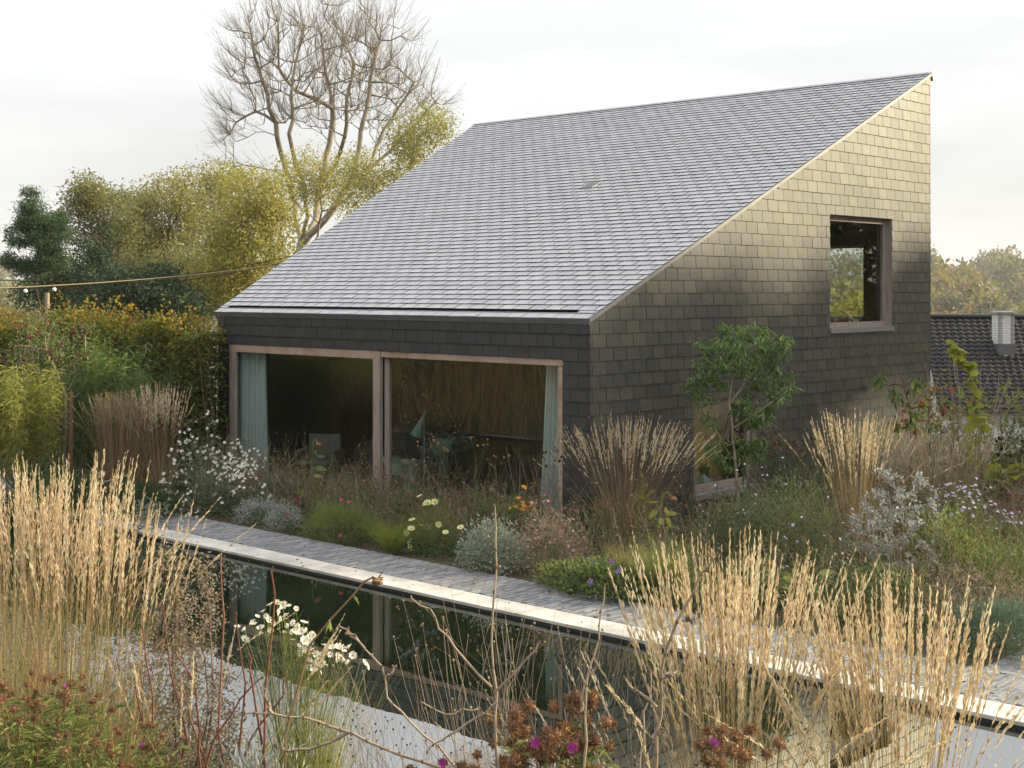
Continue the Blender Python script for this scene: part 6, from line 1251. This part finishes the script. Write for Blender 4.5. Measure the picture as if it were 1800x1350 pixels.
def nodding():
    pts = np.array([(16.14, -10.82, 1.76), (16.22, -10.75, 1.89), (16.31, -10.67, 2.02), (16.35, -10.63, 2.09), (16.38, -10.60, 2.11), (16.40, -10.59, 2.10)]); o = np.array((16.05, -10.91, 1.30)); foot = np.array([o[0], o[1], float(gz(o[0], o[1]))]); t = thing('sunflower', 'nodding sunflower head on a slanting stem above the pool edge', 'plant', tuple(foot)); rng = np.random.default_rng(207); p = np.vstack([foot, o, pts])-foot; m = MB(); limb(m, p, .007, .005, 6); m.build('stalk', M['brown_stem'], t)
    m = MB(); blob(m, p[-1]+[0, 0, -.01], (.028, .028, .02), rng, k=8, rings=5); leaves(m, np.tile(p[-1], (9, 1)), rdir(9, rng), .04, .014, None, rng); m.build('seed_head', M['rust_head'], t); m = MB(); i = rng.integers(2, len(p)-1, 8); leaves(m, p[i], rdir(8, rng)*[1, 1, .3]+[0, 0, -.9], .075, .022, None, rng); m.build('leaves', M['lime_green'], t)
nodding()
mound('artemisia', 'silver felted leaves at the bottom left of the water', 'plant', (15.92, -11.03, 0.50, 0.77), 210, .26, 'silver', 700, .075, .016, .25, stems=True)
mound('artemisia', 'small silver plant next to the grey branch', 'plant', (15.97, -10.85, 0.42, 0.85), 211, .2, 'grey_green', 600, .06, .014, .2)
# bank cover: short grass and leaf litter nobody could count
def bank():
    rng = np.random.default_rng(220); n = 26000; u = rng.random(n); y = -9.35-4.0*u; x = rng.uniform(7.5, 22, n); b = np.stack([x, y, gz(x, y)-.03], 1); m = MB(); d = unit(rng.normal(0, .45, (n, 3))+[0, 0, 1]); ribbons(m, b, d, .16+.30*rng.random(n), .0055, rng.normal(0, .25, (n, 3))+[0, 0, -.25], 3, None, rng, 'blade')
    o = m.build('bank_grass', M['mid_green']); tag(o, 'rough green grass covering the near bank', 'grass', kind='stuff')
    n = 9000; x = rng.uniform(7.5, 20, n); y = -9.4-3.6*rng.random(n); m = MB(); leaves(m, np.stack([x, y, gz(x, y)+.02+.22*rng.random(n)], 1), rdir(n, rng)+[0, 0, .3], .06, .02, None, rng); o = m.build('bank_leaves', M['dry_leaf']); tag(o, 'dry leaves and litter among the bank grass', 'leaf litter', kind='stuff')
bank()
def bank_edge():
    rng = np.random.default_rng(224); n = 5200; x = rng.uniform(8.5, 17.4, n); y = -9.3-1.3*rng.random(n)**1.3; b = np.stack([x, y, gz(x, y)-.03], 1); m = MB(); d = unit(rng.normal(0, .25, (n, 3))+[0, 0, 1]); l = (.25+.75*rng.random(n)**1.6)*np.where(x < 12.6, 1.15, .62); bd = rng.normal(0, .2, (n, 3)); ribbons(m, b, d, l, .0045, bd, 5, None, rng)
    k = 9000; j = rng.integers(0, n, k); s_ = .3+.7*rng.random(k); p = b[j]+l[j, None]*(d[j]*s_[:, None]+bd[j]*(s_**2)[:, None]); sz = rng.uniform(.012, .035, k); leaves(m, p, rdir(k, rng), sz, sz*.4, None, rng); o = m.build('bank_dry_stems', M['mauve_dry']); tag(o, 'tangle of dry brown stems along the near water edge', 'stems', kind='stuff')
    n = 15000; x = rng.uniform(8.5, 17.6, n); y = -9.25-1.6*rng.random(n); hgt = (.10+.42*rng.random(n)**1.4)*(1+.35*np.sin(x*2.3)*np.sin(y*3+x))*np.where(x < 13.2, 1.25, .85); m = MB(); sz = rng.uniform(.03, .085, n); leaves(m, np.stack([x, y, gz(x, y)+hgt], 1), rdir(n, rng)+[0, 0, .3], sz, sz*.28, None, rng); o = m.build('bank_foliage', M['aster_green']); tag(o, 'low dark green growth along the near water edge', 'ground cover', kind='stuff')
    n = 3500; m = MB(); x = rng.uniform(8.5, 17.6, n); y = -9.25-1.4*rng.random(n); sz = rng.uniform(.03, .07, n); leaves(m, np.stack([x, y, gz(x, y)+.1+.4*rng.random(n)], 1), rdir(n, rng)+[0, 0, .4], sz, sz*.2, None, rng); o = m.build('bank_silver_leaves', M['grey_green']); tag(o, 'grey leaves among the growth along the near water edge', 'ground cover', kind='stuff')
bank_edge()
def litter():
    rng = np.random.default_rng(223); n = 170; x = rng.uniform(1, 17, n); y = rng.uniform(PY1, YPO, n)+np.where(rng.random(n) < .5, .25, 0).clip(0, .2); y = np.minimum(y, YPO-.03); m = MB(); leaves(m, np.stack([x, y, np.full(n, .008)], 1), rdir(n, rng)*[1, 1, .12], rng.uniform(.025, .06, n), .028, None, rng); o = m.build('path_litter', M['dry_leaf']); tag(o, 'scattered dry leaves on the path and pool edge', 'fallen leaves', kind='stuff')
    n = 190; x = rng.uniform(2, 20, n); y = np.where(rng.random(n) < .55, PY1-np.abs(rng.normal(0, .35, n)), rng.uniform(PY0, PY1, n)); m = MB(); leaves(m, np.stack([x, y, np.full(n, ZW+.004)], 1), rdir(n, rng)*[1, 1, .04], rng.uniform(.02, .05, n), .025, None, rng, fold=.03); o = m.build('floating_leaves', M['dry_leaf']); tag(o, 'small dry leaves floating on the pool', 'fallen leaves', kind='stuff')
litter()
def bedcover():
    rng = np.random.default_rng(221); n = 17000; x = rng.uniform(-1, 16, n); y = np.where(x < 9, rng.uniform(-2.62, -.15, n), rng.uniform(-2.62, 6, n)); m = MB(); leaves(m, np.stack([x, y, .02+.18*rng.random(n)**2], 1), rdir(n, rng)+[0, 0, .5], .07, .025, None, rng); o = m.build('bed_groundcover', M['dark_green']); tag(o, 'small leaves carpeting the soil of the beds', 'ground cover', kind='stuff')
    n = 3000; x = rng.uniform(-1, 16, n); y = np.where(x < 9, rng.uniform(-2.6, -.15, n), rng.uniform(-2.6, 6, n)); m = MB(); leaves(m, np.stack([x, y, .01+.03*rng.random(n)], 1), rdir(n, rng)*[1, 1, .2], .05, .03, None, rng); o = m.build('fallen_leaves', M['dry_leaf']); tag(o, 'dry fallen leaves on the soil of the beds', 'fallen leaves', kind='stuff')
bedcover()
def tangle():
    rng = np.random.default_rng(222)
    def spots(n):
        x = np.where(rng.random(n) < .5, rng.uniform(-.6, 9.3, n), rng.uniform(9.3, 15.8, n)); y = np.where(x < 9.3, rng.uniform(-1.75, -.25, n), rng.uniform(-2.45, 7, n)); return np.stack([x, y, np.zeros(n)], 1)
    for nm, mt, n, h0, h1, lb in (('perennial_stems', 'aster_green', 6000, .3, 1.0, 'tangle of thin green perennial stems in the beds'), ('dry_stems', 'brown_stem', 3800, .3, 1.0, 'tangle of dry brown stems in the beds'), ('pale_stems', 'pale_twig', 2200, .4, 1.15, 'pale wiry stems through the beds')):
        b = spots(n); lim = np.where(b[:, 1] < -1.9, .5, 1.0); d = unit(rng.normal(0, .28, (n, 3))+[0, 0, 1]); l = (h0+(h1-h0)*rng.random(n)**1.5)*lim; bd = rng.normal(0, .22, (n, 3))+[0, 0, -.08]; m = MB(); ribbons(m, b, d, l, .0055, bd, 4, None, rng)
        k = n*3; j = rng.integers(0, n, k); s_ = .35+.65*rng.random(k); p = b[j]+l[j, None]*(d[j]*s_[:, None]+bd[j]*(s_**2)[:, None]); sz = rng.uniform(.02, .06, k); leaves(m, p, rdir(k, rng)+[0, 0, .2], sz, sz*.32, None, rng); o = m.build(nm, M[mt]); tag(o, lb, 'stems', kind='stuff')
    b = spots(1700); b[:, 2] = .25+.55*rng.random(1700)*np.where(b[:, 1] < -1.9, .5, 1.0); m = MB()
    for p in b: blob(m, p, rng.uniform(.008, .018), rng, k=5, rings=3)
    o = m.build('seed_heads_scatter', M['rust_head']); tag(o, 'small brown seed heads scattered through the beds', 'seed heads', kind='stuff')
tangle()

leaf_tree('garden_tree', 'yellow green tree behind the house seen through the upper gable window', (0.4, 20.5, -3.6), 238, [(0, 0, 5.8, 2.4, 2.4, 2.6), (1.2, .5, 5.0, 1.8, 2.0, 2.4), (-2.2, 0, 4.6, 2.2, 2.2, 2.2)], 'bark_dark', 'acacia', 9000, .2, .12, 150, .2, .4, step=.5, tip=.012)
def deck_chair():
    t = thing('deck_chair', 'wooden deck chair behind the upper gable window', 'chair', (7.6, 8.6, 2.785), rz=.6); M['ply'] = M['cedar']
    for sx in (-.3, .3):
        for nm, a, b in (('frame_rail', (sx, -.6, .02), (sx, .45, .95)), ('leg', (sx*.92, .5, .02), (sx*.92, -.35, .62))): m = MB(); tubes(m, a, b, .022, .022, 6); m.build(nm, M['ply'], t)
    m = MB(); V = [(x, -.55+.95*s, .10+.82*s-.25*math.sin(math.pi*s)) for s in np.linspace(0, 1, 9) for x in (-.28, .28)]; m.add(V, [(2*i, 2*i+1, 2*i+3, 2*i+2) for i in range(8)]); m.build('sling', M['straw'], t, smooth=True)
deck_chair()
def globe_lamp():
    t = thing('desk_lamp', 'black round headed lamp behind the upper gable window', 'lamp', (7.9, 8.2, 2.785)); m = MB(); limb(m, [(0, 0, 0), (0, 0, .55), (.05, .02, .95)], .012, .01, 6); m.build('arm', M['black_metal'], t); m = MB(); blob(m, (.06, .02, 1.02), .12, np.random.default_rng(3), k=14, rings=8, rough=0); m.build('lamp_shade', M['black_metal'], t, smooth=True); m = MB(); tubes(m, (0, 0, 0), (0, 0, .02), .13, .13, 14); m.build('foot', M['black_metal'], t)
globe_lamp()
# ================================================================== trees and shrubs outside the frame: they shade the gable and stand in the reflections
GX = 'garden trees east of the house'
for k, (x, y, top, r, low) in enumerate(((17.2, 11.6, 8.4, 1.7, 1), (17.6, 14.3, 8.5, 1.7, 1), (17.4, 16.9, 8.55, 1.6, 1), (17.4, 19.8, 8.6, 1.6, 0), (17.6, 22.4, 8.7, 1.6, 0), (15.6, 31, 9.5, 3.0, 1), (23, 34, 10, 3.2, 1))):
    z = float(gz(x, y)); cr = [(0, 0, top-z-r*.8, r*1.15, r*1.15, r*.8)] if low else [(0, 0, top-z-.5, r*1.2, r*1.2, .45)]
    if low: cr += [(.5, -.4, top-z-2.1*r, r*1.2, r*1.1, r*1.1), (-.6, .5, top-z-3.2*r, r*1.1, r*1.1, r*1.0)]
    leaf_tree('garden_tree', ['first', 'second', 'third', 'fourth', 'fifth', 'sixth', 'seventh'][k]+' garden tree in the row east of the house that shades the gable', (x, y, z), 230+k, cr, 'bark_dark', 'wood_mix', 12000 if low else 6000, 0.26, .18, 170, .2, .42 if low else .28, group=GX, step=.55, tip=.012)
G6 = 'shrubs beyond the left end of the pool'
for k, (x, y, h, r, mt) in enumerate(((-6.5, -5.0, 2.8, 1.5, 'mid_green'), (-7.5, -8.0, 3.2, 1.7, 'dry_leaf'), (-8.0, -11.5, 3.0, 1.8, 'aster_green'), (-6.0, -14.5, 3.3, 1.8, 'mauve_dry'), (-3.0, -17.5, 3.0, 1.8, 'mid_green'), (1.5, -19.5, 3.4, 1.9, 'dry_leaf'), (-12, -15, 5.5, 2.6, 'dark_green'), (-9, -20, 6, 2.6, 'dry_leaf'), (-14, -8, 6, 2.8, 'mid_green'))):
    mound('garden_shrub', ['first', 'second', 'third', 'fourth', 'fifth', 'sixth', 'seventh', 'eighth', 'ninth'][k]+' shrub beyond the left end of the pool', 'shrub', (x, y, float(gz(x, y))-.02, h), 240+k, r, mt, 2600, .20, .09, group=G6)

G7 = 'tall trees beyond the left end of the garden'
for k, (x, y, top, r) in enumerate(((-17, -13, 12.5, 3.6), (-13.5, -20, 13.5, 3.8), (-9, -27, 13, 3.8), (-20, -6.5, 12, 3.4), (-24, -22, 16, 4.2), (-3, -32, 13, 4.0), (-17, -32, 16, 4.2))):
    z = float(gz(x, y)); leaf_tree('boundary_tree', ['first', 'second', 'third', 'fourth', 'fifth', 'sixth', 'seventh'][k]+' tall tree beyond the left end of the garden', (x, y, z), 250+k, [(0, 0, top-z-r, r, r, r), (1, -.6, top-z-2.2*r, r*1.1, r*1.1, r*1.1)], 'bark_dark', ('wood_green', 'wood_mix', 'wood_rust')[k % 3], 6000, .42, .3, 110, .28, .7, group=G7, step=.8, tip=.02)

def meadow():
    rng = np.random.default_rng(260); n = 15000; x = rng.uniform(-13, 8.5, n); y = -9.35-11*rng.random(n); b = np.stack([x, y, gz(x, y)-.03], 1)
    for k, (mt, nm, lb) in enumerate((('brown_stem', 'meadow_grass', 'tall brown grasses on the bank left of the viewer'), ('mid_green', 'meadow_herbs', 'green herbs on the bank left of the viewer'))):
        q = b[k::2]; m = MB(); c = len(q); ribbons(m, q, unit(rng.normal(0, .22, (c, 3))+[0, 0, 1]), (.8+1.1*rng.random(c))*(1.0 if k == 0 else .75), .02, rng.normal(0, .2, (c, 3)), 3, None, rng, 'blade'); o = m.build(nm, M[mt]); tag(o, lb, 'grass', kind='stuff')
meadow()

# ================================================================== haze in the air
def haze():
    m, nt, out = newmat('autumn haze'); v = N(nt, 'ShaderNodeVolumePrincipled'); v.inputs['Color'].default_value = (0.90, 0.94, 0.98, 1); v.inputs['Density'].default_value = 0.0002; v.inputs['Anisotropy'].default_value = 0.0
    L(nt, v, 0, out, 'Volume'); b = MB(); b.box((-2600, -2600, -30), (2600, 2600, 75)); o = b.build('haze', m); o['kind'] = 'stuff'; o['label'] = 'thin autumn haze filling the valley air'; o['category'] = 'haze'
haze()
sc.cycles.volume_bounces = 0
